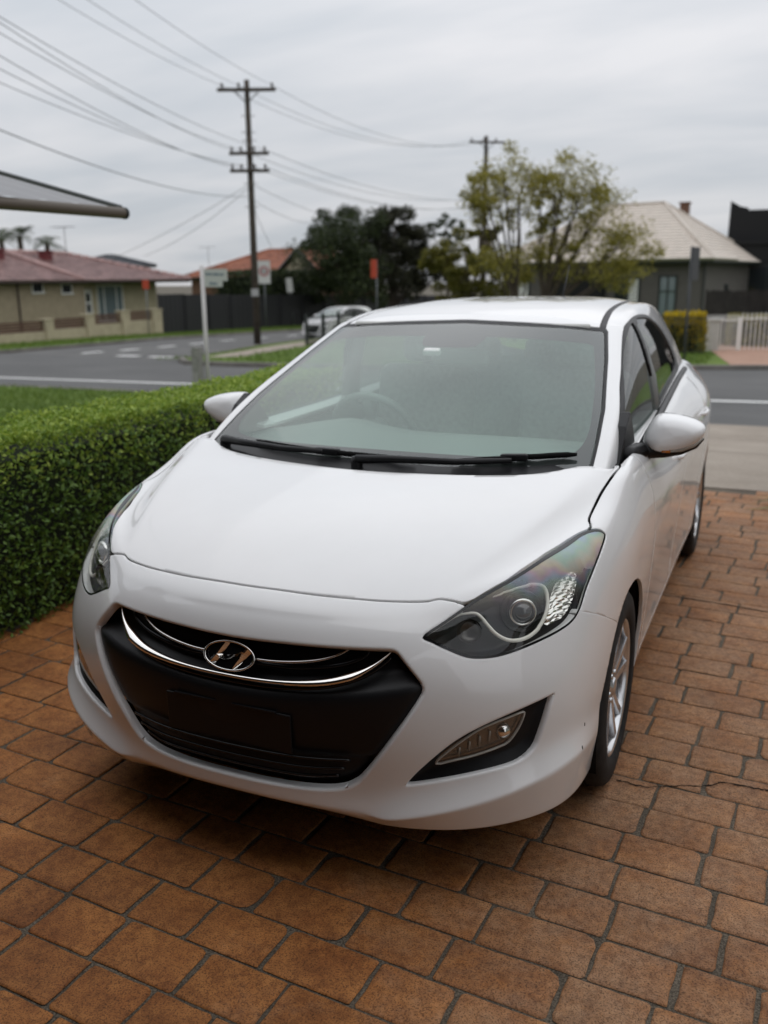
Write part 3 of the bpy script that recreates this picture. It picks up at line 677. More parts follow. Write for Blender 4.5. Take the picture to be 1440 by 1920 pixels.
def car_materials():
    c = {}
    m, N, L, B = nodes('white_paint'); c['paint'] = m
    B.inputs['Base Color'].default_value = (.76, .755, .75, 1); B.inputs['Roughness'].default_value = .32
    B.inputs['Coat Weight'].default_value = 1; B.inputs['Coat Roughness'].default_value = .025; B.inputs['Coat IOR'].default_value = 1.5
    B.inputs['Specular IOR Level'].default_value = .3
    tc = N.new('ShaderNodeTexCoord'); n = N.new('ShaderNodeTexNoise'); n.inputs['Scale'].default_value = 3.5; n.inputs['Detail'].default_value = 6; n.inputs['Roughness'].default_value = .65
    L.new(tc.outputs['Object'], n.inputs['Vector'])
    r = N.new('ShaderNodeValToRGB'); L.new(n.outputs['Fac'], r.inputs[0]); r.color_ramp.elements[0].position = .3; r.color_ramp.elements[1].position = .75
    r.color_ramp.elements[0].color = (.79, .785, .78, 1); r.color_ramp.elements[1].color = (.825, .822, .82, 1); L.new(r.outputs[0], B.inputs['Base Color'])
    rr = N.new('ShaderNodeMapRange'); rr.inputs['To Min'].default_value = .008; rr.inputs['To Max'].default_value = .03; L.new(n.outputs['Fac'], rr.inputs[0]); L.new(rr.outputs[0], B.inputs['Coat Roughness'])
    c['black'] = mat('black_plastic', (.009, .009, .010), .40, spec=.30, bump=.05, bscale=400)
    c['matte'] = mat('matte_black', (.006, .006, .006), .85, spec=.15)
    c['gloss'] = mat('gloss_black', (.008, .008, .009), .08, spec=.5)
    c['rubber'] = mat('tyre_rubber', (.018, .018, .018), .75, spec=.3, var=.4, scale=30, bump=.1, bscale=200)
    c['trim'] = mat('window_trim', (.010, .010, .011), .4, spec=.25)
    c['strip'] = mat('roof_strip', (.05, .05, .052), .6, spec=.3)
    c['chrome'] = mat('chrome', (.82, .80, .77), .06, metal=1)
    c['alloy'] = mat('alloy_silver', (.62, .62, .63), .22, metal=.85, coat=.5)
    c['silver'] = mat('silver_plastic', (.42, .41, .38), .35, metal=.25)
    c['frit'] = mat('black_frit', (.03, .031, .032), .5, spec=.3)
    c['screen'] = thin_glass('windscreen_glass', (.90, .96, .93), 1.05, .01, (.42, .48, .455)); c['film'] = dusty_film()
    c['side'] = thin_glass('side_glass', (.56, .63, .60), .62, .015, (.2, .22, .2)); c['privacy'] = thin_glass('rear_glass', (.30, .34, .33), .62, .015, (.2, .22, .2))
    def haze(m, N, L, mx):
        tc = N.new('ShaderNodeTexCoord'); sp = N.new('ShaderNodeSeparateXYZ'); L.new(tc.outputs['Object'], sp.inputs[0])
        n = N.new('ShaderNodeTexNoise'); n.inputs['Scale'].default_value = 14; n.inputs['Detail'].default_value = 3; L.new(tc.outputs['Object'], n.inputs['Vector'])
        a = N.new('ShaderNodeMath'); a.operation = 'MULTIPLY_ADD'; a.inputs[1].default_value = .05; L.new(n.outputs['Fac'], a.inputs[0]); L.new(sp.outputs['Z'], a.inputs[2])
        mr = N.new('ShaderNodeMapRange'); mr.inputs['From Min'].default_value = .775; mr.inputs['From Max'].default_value = .90; mr.inputs['To Min'].default_value = .015; mr.inputs['To Max'].default_value = .82; mr.interpolation_type = 'SMOOTHSTEP'
        L.new(a.outputs[0], mr.inputs[0]); L.new(mr.outputs[0], mx.inputs[0])
        # oily film on the aged lens: rainbow sheen painted in as pastel bands
        s2 = N.new('ShaderNodeMath'); s2.operation = 'MULTIPLY_ADD'; s2.inputs[1].default_value = 14; L.new(sp.outputs['Z'], s2.inputs[0]); n3 = N.new('ShaderNodeTexNoise'); n3.inputs['Scale'].default_value = 9; L.new(tc.outputs['Object'], n3.inputs['Vector'])
        n4 = N.new('ShaderNodeMath'); n4.operation = 'MULTIPLY'; n4.inputs[1].default_value = 2.2; L.new(n3.outputs['Fac'], n4.inputs[0]); L.new(n4.outputs[0], s2.inputs[2])
        fr_ = N.new('ShaderNodeMath'); fr_.operation = 'FRACT'; L.new(s2.outputs[0], fr_.inputs[0])
        cr = N.new('ShaderNodeValToRGB'); L.new(fr_.outputs[0], cr.inputs[0]); el = cr.color_ramp.elements
        el[0].color = (.62, .60, .50, 1); el[1].color = (.62, .60, .50, 1)
        for p_, c_ in ((.25, (.46, .60, .50)), (.45, (.46, .54, .64)), (.62, (.66, .48, .56)), (.8, (.68, .60, .46))): q_ = el.new(p_); q_.color = (*c_, 1)
        L.new(cr.outputs[0], mx.inputs[2].links[0].from_node.inputs[0])
    c['lens'] = thin_glass('headlight_lens', (.96, .97, .95), .6, .05, (.60, .59, .50), 0, haze)
    c['foglens'] = thin_glass('fog_lens', (.93, .93, .92), 1.1, .02, (.5, .48, .45))
    c['guide'] = mat('light_guide_plastic', (.88, .85, .78), .25, coat=.6); c['bulb'] = mat('projector_glass', (.03, .032, .035), .02, spec=.8, coat=1)
    c['amber'] = mat('amber_lens', (.55, .17, .02), .15, coat=1)
    c['red'] = mat('red_lens', (.35, .01, .012), .12, coat=1)
    c['int'] = mat('interior_fabric', (.42, .43, .42), .9, var=.2, scale=60)
    c['dash'] = mat('dashboard_plastic', (.24, .25, .245), .55, bump=.1, bscale=300)
    c['white'] = mat('white_plastic', (.75, .75, .73), .4)
    c['mirror'] = mat('mirror_glass', (.75, .77, .77), .01, metal=1)
    return c

def dusty_film():
    # greyish-green film of dust and vapour on the inside of the glass, scattering skylight
    m, N, L, B = nodes('dusty_glass_film'); N.remove(B); out = N['Material Output']
    tr = N.new('ShaderNodeBsdfTransparent'); tr.inputs[0].default_value = (.86, .93, .90, 1)
    df = N.new('ShaderNodeBsdfDiffuse'); df.inputs[0].default_value = (.58, .86, .75, 1); tl = N.new('ShaderNodeBsdfTranslucent'); tl.inputs[0].default_value = (.78, .88, .85, 1)
    a = N.new('ShaderNodeAddShader'); L.new(df.outputs[0], a.inputs[0]); L.new(tl.outputs[0], a.inputs[1])
    hm = N.new('ShaderNodeMixShader'); hm.inputs[0].default_value = .15; L.new(df.outputs[0], hm.inputs[1]); L.new(tl.outputs[0], hm.inputs[2])
    tc = N.new('ShaderNodeTexCoord'); n = N.new('ShaderNodeTexNoise'); n.inputs['Scale'].default_value = 2.2; n.inputs['Detail'].default_value = 4; L.new(tc.outputs['Object'], n.inputs['Vector'])
    mr = N.new('ShaderNodeMapRange'); mr.inputs['From Min'].default_value = .3; mr.inputs['From Max'].default_value = .7; mr.inputs['To Min'].default_value = .12; mr.inputs['To Max'].default_value = .21; L.new(n.outputs['Fac'], mr.inputs[0])
    mx = N.new('ShaderNodeMixShader'); L.new(mr.outputs[0], mx.inputs[0]); L.new(tr.outputs[0], mx.inputs[1]); L.new(hm.outputs[0], mx.inputs[2]); L.new(mx.outputs[0], out.inputs[0])
    return m

def build_car():
    K = car_materials()
    car = empty('parked_car', (0, 0, 0), 0, 'white five-door hatchback parked nose-on in front, on the brick driveway', 'car')
    def put(name, s, m, where='both', parent=None):
        V, T = getattr(s, where)()
        return np_obj(name, V, T, K[m] if isinstance(m, str) else m, parent or car)
    def pair(name, s, m, parents=None):
        return [put(name, s, m, w, None if parents is None else parents[i]) for i, w in enumerate(('left', 'right'))]
    CR = [(F_ROWS[1][2:] + [S_COLS[0][1]], .75), ([F_ROWS[7][3]] + [r[3] for r in H_ROWS], .45), ([c[5] for c in S_COLS[3:9]], .55)]
    body = Sheet(*master(cage_body, 4, CR)); top = Sheet(*master(cage_top, 4))
    # ---- wheel arches
    def arch(s, cy, r): return r - np.hypot(s.V[:, 1]-cy, s.V[:, 2]-.316) + np.where(s.V[:, 0] < .5, -9, 0)
    body = body.cut(arch(body, 0, .348)); body = body.cut(arch(body, 2.65, .350))
    # ---- front openings
    PL = plane_of(42, 12); PF = plane_of(35, 0)
    lamp_o = np.array(LAMP) @ PL; fog_o = np.array(FOG) @ PF
    lamp_o = catmull(lamp_o, 4); fog_o = catmull(fog_o, 4)
    g = np.array(GRILLE); g2 = catmull(g, 5, False); grille_o = np.concatenate([g2, (g2*[-1, 1])[::-1]])
    def d_lamp(s): return np.where(s.V[:, 1] < .2, sdf(s.V @ PL, lamp_o), 1.)
    def d_fog(s): return np.where((s.V[:, 1] < -.3) & (s.V[:, 2] < .66), sdf(s.V @ PF, fog_o), 1.)
    def d_grille(s): return np.where(s.V[:, 1] < -.5, sdf(s.V[:, [0, 2]], grille_o), 1.)
    lens, body = body.split(d_lamp(body), .0016)
    grille, body = body.split(d_grille(body), .0)
    fog, body = body.split(d_fog(body), .0)
    body0 = body
    # ---- panels
    def d_hood(s):
        p = catmull(HOOD, 4, False); p = np.concatenate([p, (p*[-1, 1])[::-1]])
        return np.where((s.V[:, 2] > .74) & (s.V[:, 1] < .5), sdf(s.V[:, :2], p), 1.)
    hood, rest = body.split(d_hood(body), .0042)
    put('hood', hood.rim(((.0005, .0008), (.0007, .003), (.0007, .016))), 'paint')
    fx = np.interp(rest.V[:, 1], [-.22, -.16, -.11, -.02, .05, .118, .2, .35], [.7835, .769, .768, .7728, .7816, .7886, .7925, .80])
    rest = rest.cut(np.where((rest.V[:, 2] > .86) & (rest.V[:, 1] > -.21) & (rest.V[:, 1] < .5), fx + .0015 - rest.V[:, 0], -1.))
    fender_o = [(-.4478,.7213),(-.367,.6882),(-.2441,.6306),(-.1603,.5865),(-.10,.45),(.0,.30),(.30,.10),(.455,.10),(.452,.45),(.45,.70),(.425,.86),(.36,.95),(.32,1.2),(-.40,1.2),(-.52,.80)]
    def side(s, poly): return np.where((s.V[:, 0] > .40) & (s.V[:, 1] < 3.0), sdf(s.V[:, 1:], np.array(poly)), 1.)
    fender, rest = rest.split(side(rest, fender_o), .0018)
    pair('fender', fender.rim(), 'paint')
    bumper = rest.cut(rest.V[:, 1] - .1); rest = rest.cut(.1 - rest.V[:, 1])
    put('front_bumper', bumper.rim(((.0035, .001), (.006, .004), (.0075, .010), (.008, .024))), 'paint')
    # doors and rear
    fd = [(.455,.27),(.452,.45),(.45,.70),(.425,.86),(.36,.95),(.32,1.2),(1.33,1.2),(1.33,.9),(1.31,.6),(1.30,.27)]
    rd = [(1.30,.27),(1.31,.6),(1.33,.9),(1.33,1.2),(2.45,1.2),(2.42,1.0),(2.36,.80),(2.30,.68),(2.20,.50),(2.12,.27)]
    door, rest = rest.split(side(rest, fd), .0018); doors_f = pair('front_door', door.rim(), 'paint')
    door, rest = rest.split(side(rest, rd), .0018); doors_r = pair('rear_door', door.rim(), 'paint')
    sill, rest = rest.split(np.where(rest.V[:, 1] < 2.25, rest.V[:, 2] - .285, 1.), .001)
    pair('sill', sill.rim(), 'paint')
    # tail lamps sit on the rear corner
    tail_o = [(2.86,.93),(2.90,1.035),(3.05,1.05),(3.30,1.04),(3.40,.95),(3.36,.84),(3.10,.83),(2.95,.86)]
    tail, rest = rest.split(np.where(rest.V[:, 0] > .42, sdf(rest.V[:, 1:], catmull(tail_o, 5)), 1.), .0015)
    pair('tail_lamp', tail.rim(), 'red')
    rb, rest = rest.split(np.where(rest.V[:, 1] > 2.75, rest.V[:, 2] - .60 - .1*np.clip((3.0-rest.V[:, 1]), 0, 1), 1.), .002)
    put('rear_bumper', rb.rim(), 'paint')
    quarter, gate = rest.split(np.where(rest.V[:, 1] < 3.0, -1., .58 - rest.V[:, 0]), .002)
    pair('rear_quarter', quarter.rim(), 'paint'); put('tailgate', gate.rim(), 'paint')
    for i, dr in enumerate(doors_f + doors_r):
        sx = 1 if i in (0, 2) else -1; y0, z0, x0 = ((1.20, .855, .884) if i < 2 else (2.28, .885, .882))
        h = MB(); h.tube([(x0-.014, y0-.10, z0), (x0+.008, y0-.085, z0+.002), (x0+.014, y0, z0+.004), (x0+.008, y0+.085, z0+.004), (x0-.014, y0+.10, z0+.004)], .010, 8)
        hb = h.build('handle', K['paint'], dr, True, Matrix.Diagonal((sx, 1, 1, 1)))
    # ---- dark shell behind the gaps
    ins = body0.cut(-np.minimum(d_lamp(body0), np.minimum(d_grille(body0), d_fog(body0))) + .03)
    ins = ins.cut(np.where((ins.V[:, 1] > .15) & (ins.V[:, 2] > .93), 1., -1.))
    put('inner_shell', ins.push(.020), 'matte')
    # ---- greenhouse
    ws_half = [(0,1.3905),(.2043,1.3838),(.4269,1.3760),(.572,1.3640),(.5825,1.3560),(.6251,1.269),(.6821,1.1269),(.6965,1.0588),(.7017,1.022),(.71,.94),(.71,.80),(0,.80)]
    p = np.array(ws_half); ws_o = np.concatenate([p, (p*[-1, 1])[::-1]])
    d = np.where(top.V[:, 1] < 1.08, sdf(top.V[:, [0, 2]], ws_o), 1.)
    screen, top1 = top.split(d, .0015)
    clear = [(0,1.3452),(.12,1.345),(.3214,1.3414),(.54,1.326),(.560,1.318),(.570,1.305),(.6279,1.1996),(.6622,1.0992),(.6669,1.0652),(.661,1.0371),(.640,1.018),(.6201,1.0106),(.5395,1.0029),(.4045,1.0039),(.2388,1.0074),(0,1.0086)]
    p = np.array(clear); cl_o = np.concatenate([p, (p*[-1, 1])[::-1]])
    glass = put('windscreen', screen, 'screen')
    fr = screen.cut(-sdf(screen.V[:, [0, 2]], chaikin(cl_o, 2))).push(.003)
    put('frit_band', fr, 'frit', 'both', glass)
    put('dust_film', screen.cut(sdf(screen.V[:, [0, 2]], chaikin(cl_o, 2))).push(.004), 'film', 'both', glass)
    sens = screen.cut(sdf(screen.V[:, [0, 2]], chaikin([(-.14,1.37),(.14,1.37),(.125,1.318),(.095,1.307),(-.095,1.307),(-.125,1.318)], 2))).push(.0028)
    put('sensor_shade', sens, 'frit', 'both', glass)
    # black line between glass and pillar
    seal, top1 = top1.split(np.where(top1.V[:, 1] < 1.02, sdf(top1.V[:, [0, 2]], ws_o) - .012, 1.), .0003)
    put('windscreen_seal', seal.push(.002), 'black')
    # roof, ditch strips
    xs = lambda y: np.interp(y, [.95, 1.1087, 1.3335, 1.5833, 2.0, 2.5, 2.95], [.5600, .5425, .5215, .5066, .485, .455, .43])
    xe = lambda y: xs(y) + np.interp(y, [.95, 1.6, 2.9], [.026, .022, .020])
    isr = lambda s: (s.V[:, 2] > 1.30) & (s.V[:, 1] > .93)
    roof, top2 = top1.split(np.where(isr(top1) & (top1.V[:, 1] < 2.93), top1.V[:, 0] - xs(top1.V[:, 1]), 1.), .0012)
    put('roof', roof.rim(), 'paint')
    ditch, top2 = top2.split(np.where(isr(top2) & (top2.V[:, 1] < 2.93), top2.V[:, 0] - xe(top2.V[:, 1]), 1.), .0008)
    pair('roof_strip', ditch.push(.004), 'strip')
    tg, frame = top2.split(np.where(top2.V[:, 1] > 2.93, top2.V[:, 0] - .50, 1.), .001)
    rear_o = sdf(tg.V[:, [0, 2]], chaikin([(-.47,1.27),(.47,1.27),(.53,1.10),(-.53,1.10)], 2))
    rw, tg = tg.split(rear_o, .0015)
    put('tailgate_top', tg, 'paint'); put('rear_window', rw, 'side')
    def dside(s, poly, k=4): return np.where(s.V[:, 0] > .45, sdf(s.V[:, 1:], catmull(poly, k)), 1.)
    dlo, frame = frame.split(dside(frame, DLO), .001)
    pair('side_frame', frame.rim(((.001, .0005), (.0015, .002), (.0015, .010))), 'paint')
    gf, dlo = dlo.split(dside(dlo, GLASS_F), .001); gr, dlo = dlo.split(dside(dlo, GLASS_R), .001)
    pair('window_trim', dlo.rim(((.001, .0008), (.0015, .010))), 'trim')
    pair('front_window', gf.push(.006), 'side'); pair('rear_side_window', gr.push(.006), 'privacy')
    # belt weatherstrip between door top and glass
    for sx in (1, -1):
        b = MB(); pts = []
        for c in [[(.818, .58, .984)]] + S_COLS[4:9]: pts.append((sx*(c[-1][0]-.014), c[-1][1], c[-1][2]+.002))
        b.tube(pts, .016, 8); b.build('belt_strip', K['trim'], car, True)
    # ---- grille
    e = -sdf(grille.V[:, [0, 2]], grille_o); z = grille.V[:, 2]; x = grille.V[:, 0]
    ridge = .548 + .19*x*x; dz = z - ridge
    up = np.clip(dz/.045, 0, 1); up = up*up*(3-2*up); lo = np.clip((-dz-.015)/.16, 0, 1); low = np.clip((.36-z)/.03, 0, 1)
    depth = .010 + .050*up + .012*lo + .012*np.clip((.41-z)/.02, 0, 1)
    depth = depth + .012*np.exp(-(e/.02)**2)
    gr_s = Sheet(grille.V + np.stack([0*x, depth, 0*x], 1), grille.T)
    grl = put('grille', gr_s, 'black')
    def strip(name, pts, w, th, m, tilt=35, parent=None, n=40, sides=(1,)):
        """slim wing-shaped bar along a curve; w = width at each control point"""
        P = catmull(pts, max(2, n//(len(pts)-1)), False); W = np.interp(np.linspace(0, 1, len(P)), np.linspace(0, 1, len(w)), w)
        b = MB(); rings = []
        for i in range(len(P)):
            t = math.radians(tilt); a = np.array([0, math.sin(t), math.cos(t)]); q = np.array([0, -math.cos(t), math.sin(t)])
            sec = [(-1, 0), (-.6, .8), (0, 1), (.6, .8), (1, 0), (0, -.6)]
            rings.append([P[i] + a*W[i]/2*u + q*th/2*v for u, v in sec])
        k = 6
        vs = [v for r in rings for v in r]
        fs = [(i*k+j, i*k+(j+1) % k, (i+1)*k+(j+1) % k, (i+1)*k+j) for i in range(len(P)-1) for j in range(k)]
        fs += [tuple(range(k)), tuple(range((len(P)-1)*k, len(P)*k))]
        b.add(vs, fs); return b.build(name, K[m], parent or car, True)
    def mir(pts): return [(-p[0], p[1], p[2]) for p in pts[::-1]] + list(pts[1:] if abs(pts[0][0]) < 1e-6 else pts)
    wing = [(0,-.898,.586),(.15,-.892,.590),(.263,-.875,.603),(.338,-.848,.623),(.385,-.817,.645),(.418,-.786,.672)]
    strip('chrome_wing', mir(wing), [.004,.020,.034,.024,.014,.011,.014,.024,.034,.020,.004], .010, 'chrome', 60, grl, 60)
    strip('dark_wing', [(p[0], p[1]+.004, p[2]-.016) for p in mir(wing)], [.012]*5, .012, 'gloss', 20, grl, 60)
    uw = [(.066,-.868,.629),(.13,-.864,.631),(.20,-.853,.638),(.26,-.838,.650),(.305,-.820,.668),(.322,-.810,.684)]
    for sx in (1, -1):
        pts = [(sx*p[0], p[1], p[2]) for p in uw]
        strip('chrome_bar', pts, [.008, .010, .012, .008, .004], .008, 'chrome', 60, grl, 30)
        strip('grille_slat', [(sx*p[0]*1.13 if k else 0, p[1]+.012, p[2]-.016) for k, p in enumerate(uw)], [.014]*3, .010, 'gloss', 25, grl, 30)
    for zz, yy, xe_ in ((.392, -.905, .335), (.364, -.902, .318), (.338, -.897, .30)):
        strip('lower_slat', mir([(0, yy, zz), (.2, yy+.012, zz), (xe_, yy+.044, zz+.003)]), [.009]*3, .016, 'gloss', 35, grl, 30)
    # ---- badge: oval ring with a slanted H
    bd = empty('badge', (0, -.876, .630)); bd.parent = car; bd.rotation_euler = (rad(-24), 0, 0)
    t = [2*math.pi*k/64 for k in range(64)]
    r = MB(); A, C2, w = .0785, .0405, .0072
    vs = []
    for a in t:
        ca, sa = math.cos(a), math.sin(a)
        for o, y in ((0, 0), (-w*.2, -.006), (-w*.8, -.0065), (-w, 0)):
            vs.append(((A+o)*ca, y, (C2+o)*sa))
    r.add(vs, [(i*4+j, i*4+(j+1) % 4, ((i+1) % 64)*4+(j+1) % 4, ((i+1) % 64)*4+j) for i in range(64) for j in range(4)])
    r.build('badge_ring', K['chrome'], bd, True)
    r = MB(); r.lathe([(.0, .004), (1, .004), (1, .012), (0, .012)], 48, 'y')
    r.build('badge_back', K['gloss'], bd, False, Matrix.Diagonal((A-.003, 1, C2-.003, 1)))
    def stroke(pts, wid, name='badge_letter'):
        P = catmull(pts, 6, False); W = np.interp(np.linspace(0, 1, len(P)), np.linspace(0, 1, len(wid)), wid); b = MB(); vs = []
        for i in range(len(P)):
            d = P[min(i+1, len(P)-1)] - P[max(i-1, 0)]; d /= np.linalg.norm(d); n = np.array([-d[1], d[0]])
            a, c = P[i] + n*W[i]/2, P[i] - n*W[i]/2
            vs += [(a[0], .003, a[1]), (P[i][0], -.006, P[i][1]), (c[0], .003, c[1])]
        b.add(vs, [(i*3+j, i*3+(j+1) % 3, (i+1)*3+(j+1) % 3, (i+1)*3+j) for i in range(len(P)-1) for j in range(3)] + [(0, 1, 2), tuple(range(3*len(P)-3, 3*len(P)))])
        b.build(name, K['chrome'], bd, False)
    stroke([(-.055, -.0265), (-.037, -.002), (-.014, .0365)], [.022, .0175, .015])
    stroke([(.014, -.0365), (.034, -.003), (.055, .0265)], [.015, .0175, .022])
    stroke([(-.037, -.001), (-.022, -.006), (-.004, -.003), (.017, .006), (.036, .015)], [.016, .012, .0105, .009, .003])
    # ---- blank dark number plate carrier
    npb = MB(); npb.box((-.19, 0, -.055), (.19, .006, .055)); o = npb.build('plate_carrier', K['black'], grl, False, Matrix.Translation((0, -.904, .455)) @ Matrix.Rotation(rad(2), 4, 'X'))
    bevel(o, .004)
    for sx in (-1, 1):
        b = MB(); b.box((-.16 if sx < 0 else .02, -.004, .056), (-.03 if sx < 0 else .15, .004, .060)); b.build('plate_clip', K['black'], grl, False, Matrix.Translation((0, -.908, .455)))
    # ---- fog lamps
    dF = sdf(fog.V @ PF, fog_o)
    shell = fog.push(.012 + .016*np.clip(-dF/.03, 0, 1))
    fb = pair('fog_bezel', shell, 'black')
    fl_o = catmull(np.array(FOG_LENS) @ PF, 4)
    fl = fog.cut(sdf(fog.V @ PF, fl_o)).push(.010)
    ring = fog.cut(sdf(fog.V @ PF, fl_o) - .0025); ring = ring.cut(-sdf(ring.V @ PF, fl_o) - .001).push(.0085)
    back = fog.cut(sdf(fog.V @ PF, fl_o)).push(.024)
    lamps = pair('fog_lamp', back, mat('fog_reflector', (.20, .19, .17), .25, metal=.85))
    for w, o in zip(('left', 'right'), lamps):
        put('lens', fl, 'foglens', w, o); put('bezel_ring', ring.rim(((.0, .006),)), 'silver', w, o)
        sx = 1 if w == 'left' else -1
        for k in range(5):
            u = k/4; x, y, zc = .585 + .085*u, -.760 + .062*u, .420 + .045*u - .01*u*u
            b = MB(); b.tube([(x, y+.010, zc-.014), (x+.004, y+.006, zc+.012+.004*k*.6)], .0026, 6); b.build('reflector_rib', K['silver'], o, True, Matrix.Diagonal((sx, 1, 1, 1)))
        b = MB(); b.lathe([(.0, -.004), (.014, -.002), (.019, .006), (.021, .012)], 20, 'y'); b.build('bulb', K['chrome'], o, True, Matrix.Diagonal((sx, 1, 1, 1)) @ Matrix.Translation((.685, -.690, .462)) @ Matrix.Rotation(rad(35), 4, 'Z'))
    # ---- headlamps
    dl = sdf(lens.V @ PL, lamp_o)
    seal = lens.cut(-dl - .0075)
    back = lens.push(.012 + .050*np.clip((-dl)/.022, 0, 1))
    heads = pair('headlamp', back, 'black')
    sil_o = catmull(np.array(SILVER) @ PL, 4)
    si = lens.cut(sdf(lens.V @ PL, sil_o)).push(.010)
    tu_o = catmull(np.array(TURN) @ PL, 4)
    tu = lens.cut(sdf(lens.V @ PL, tu_o))
    # faceted indicator reflector: little pyramids laid out across the patch
    q = tu.V @ PL; cell = .0085; fx = np.abs(((q[:, 0]+.3*q[:, 1])/cell) % 1 - .5); fy = np.abs((q[:, 1]/cell) % 1 - .5)
    refl = Sheet(tu.V - tu.N*(.020 + .006*(fx+fy))[:, None], tu.T)
    black_band = lens.cut(-dl - .013).push(.001); black_band = black_band.cut(-(black_band.V @ PL)[:, 1]*0 - 1)
    for w, o in zip(('left', 'right'), heads):
        sx = 1 if w == 'left' else -1; MX = Matrix.Diagonal((sx, 1, 1, 1))
        put('lens', lens.rim(((.0008, .001), (.001, .012))), 'lens', w, o)
        put('lens_seal', seal.push(-.0007), 'gloss', w, o)
        put('silver_bezel', si, 'silver', w, o)
        rf = put('indicator_reflector', refl, 'chrome', w, o); rf.data.polygons.foreach_set('use_smooth', [False]*len(rf.data.polygons))
        P = catmull(DRL, 5, False); near = np.argmin(((P[:, None, :]-lens.V[None, ::3])**2).sum(2), 1); Nn = lens.N[::3][near]
        Q = P - Nn*.020
        b = MB(); b.tube([tuple(v) for v in Q], [.0018 + .0034*min(1, min(i, len(Q)-1-i)/14) for i in range(len(Q))], 8); b.build('light_guide', K['guide'], o, True, MX)
        c0 = np.array([.7032, -.567, .76]); k = np.argmin(((lens.V-c0)**2).sum(1)); nn = np.array([.50, -.85, .12]); nn /= np.linalg.norm(nn)
        pc = Vector(tuple(c0 - lens.N[k]*.046)); M0 = MX @ Matrix.Translation(pc) @ Vector(tuple(nn)).to_track_quat('Z', 'Y').to_matrix().to_4x4()
        b = MB(); b.lathe([(0, .030), (.010, .0285), (.020, .0235), (.026, .016), (.028, .008)], 28); b.build('projector', K['bulb'], o, True, M0)
        b = MB(); b.lathe([(.0275, .004), (.029, .017), (.033, .019), (.037, .015), (.039, .004)], 32); b.build('projector_ring', mat('satin_metal', (.90, .89, .87), .22, metal=1), o, True, M0)
        b = MB(); b.lathe([(.040, .0), (.052, .012), (.056, .010), (.058, -.004)], 32); b.build('projector_shroud', K['gloss'], o, True, M0)
        # side lamp box at the inner end
        b = MB(); b.lathe([(.0, .004), (.016, .006), (.028, .014), (.032, .024)], 20); b.build('side_reflector', mat('dim_reflector', (.09, .085, .08), .25, metal=.7), o, True, MX @ Matrix.Translation((.575, -.655, .712)) @ Vector((.35, -.9, .1)).to_track_quat('Z', 'Y').to_matrix().to_4x4())
    # ---- cowl and wipers
    cw = []
    for x in np.linspace(-.775, .775, 40):
        a = abs(x); y = np.interp(a, [0, .1279, .3349, .497, .588, .6593, .72, .775], [-.09, -.0839, -.0545, -.0152, .0254, .0787, .135, .19])
        z = np.interp(a, [0, .33, .5, .66, .775], [.966, .966, .970, .982, .978])
        cw.append([(x, y-.03, z-.012), (x, y+.014, z-.014), (x, y+.045, z-.006), (x, y+.10, z+.012 if a < .68 else z+.0)])
    b = MB(); b.add([p for r in cw for p in r], [(i*4+j, i*4+j+1, (i+1)*4+j+1, (i+1)*4+j) for i in range(39) for j in range(3)]); b.build('cowl', K['black'], car, True)
    TS = top.V
    def on_screen(x, z):
        s = screen.V; k = np.argsort((s[:, 0]-abs(x))**2 + (s[:, 2]-z)**2)[:4]; return float(s[k, 1].mean())
    def wiper(pivot, arm, blade0, blade1, name):
        w = empty(name, (0, 0, 0)); w.parent = car
        P = [Vector(p) for p in arm]
        b = MB(); b.tube(P, [.016, .013, .011, .009][:len(P)], 8); o = b.build('wiper_arm', K['black'], w, True)
        b = MB(); b.lathe([(0, .03), (.017, .028), (.020, .010), (.020, -.02)], 16); b.build('pivot_cap', K['black'], w, True, Matrix.Translation(pivot))
        A, B = Vector(blade0), Vector(blade1); n = 12; pts = []
        for i in range(n+1):
            u = i/n; x = A.x + (B.x-A.x)*u; z = A.z + (B.z-A.z)*u; pts.append((x, on_screen(x, z)-.018, z+.008))
        b = MB(); b.tube(pts, [.006]+[.0095]*(n-1)+[.005], 6); b.build('wiper_blade', K['matte'], w, True)
        mid = pts[n//2]; b = MB(); b.box((-.045, -.014, -.010), (.045, .012, .014)); o = b.build('blade_clip', K['black'], w, False, Matrix.Translation(mid) @ Matrix.Rotation(math.atan2(B.z-A.z, B.x-A.x)*-1, 4, 'Y')); bevel(o, .006)
        return w
    wiper((-.03, -.035, .972), [(-.03, -.04, .992), (.10, -.03, 1.0), (.30, .01, .998), (.47, .07, 1.003)], (.28, 0, .985), (.66, 0, 1.012), 'wiper')
    wiper((-.62, .075, .985), [(-.62, .07, 1.005), (-.50, .03, 1.005), (-.33, -.01, 1.004), (-.17, -.02, 1.005)], (-.50, 0, .992), (.16, 0, .984), 'wiper')
    # ---- mirrors
    for sx in (1, -1):
        MX = Matrix.Diagonal((sx, 1, 1, 1))
        m = empty('door_mirror', (0, 0, 0)); m.parent = car
        prof = []   # loft of egg-shaped sections along y: front is rounded, back is flat
        secs = [(.478, .02, .015), (.482, .45, .42), (.492, .74, .72), (.512, .90, .89), (.545, .98, .98), (.580, 1.0, 1.0), (.612, .99, .98), (.622, .95, .93)]
        ox = np.array([(.806,-.030),(.812,-.052),(.835,-.068),(.875,-.071),(.93,-.060),(.98,-.038),(1.008,-.012),(1.018,.012),(1.011,.031),(.985,.046),(.945,.057),(.90,.063),(.862,.062),(.842,.050),(.822,.012)])
        ox[:, 0] -= .915; ox = chaikin(ox, 1); n = len(ox); vs = []
        for y, su, sv in secs:
            for a, c in ox: vs.append((.915 + a*su - (y-.575)*.10, y, 1.045 + c*sv))
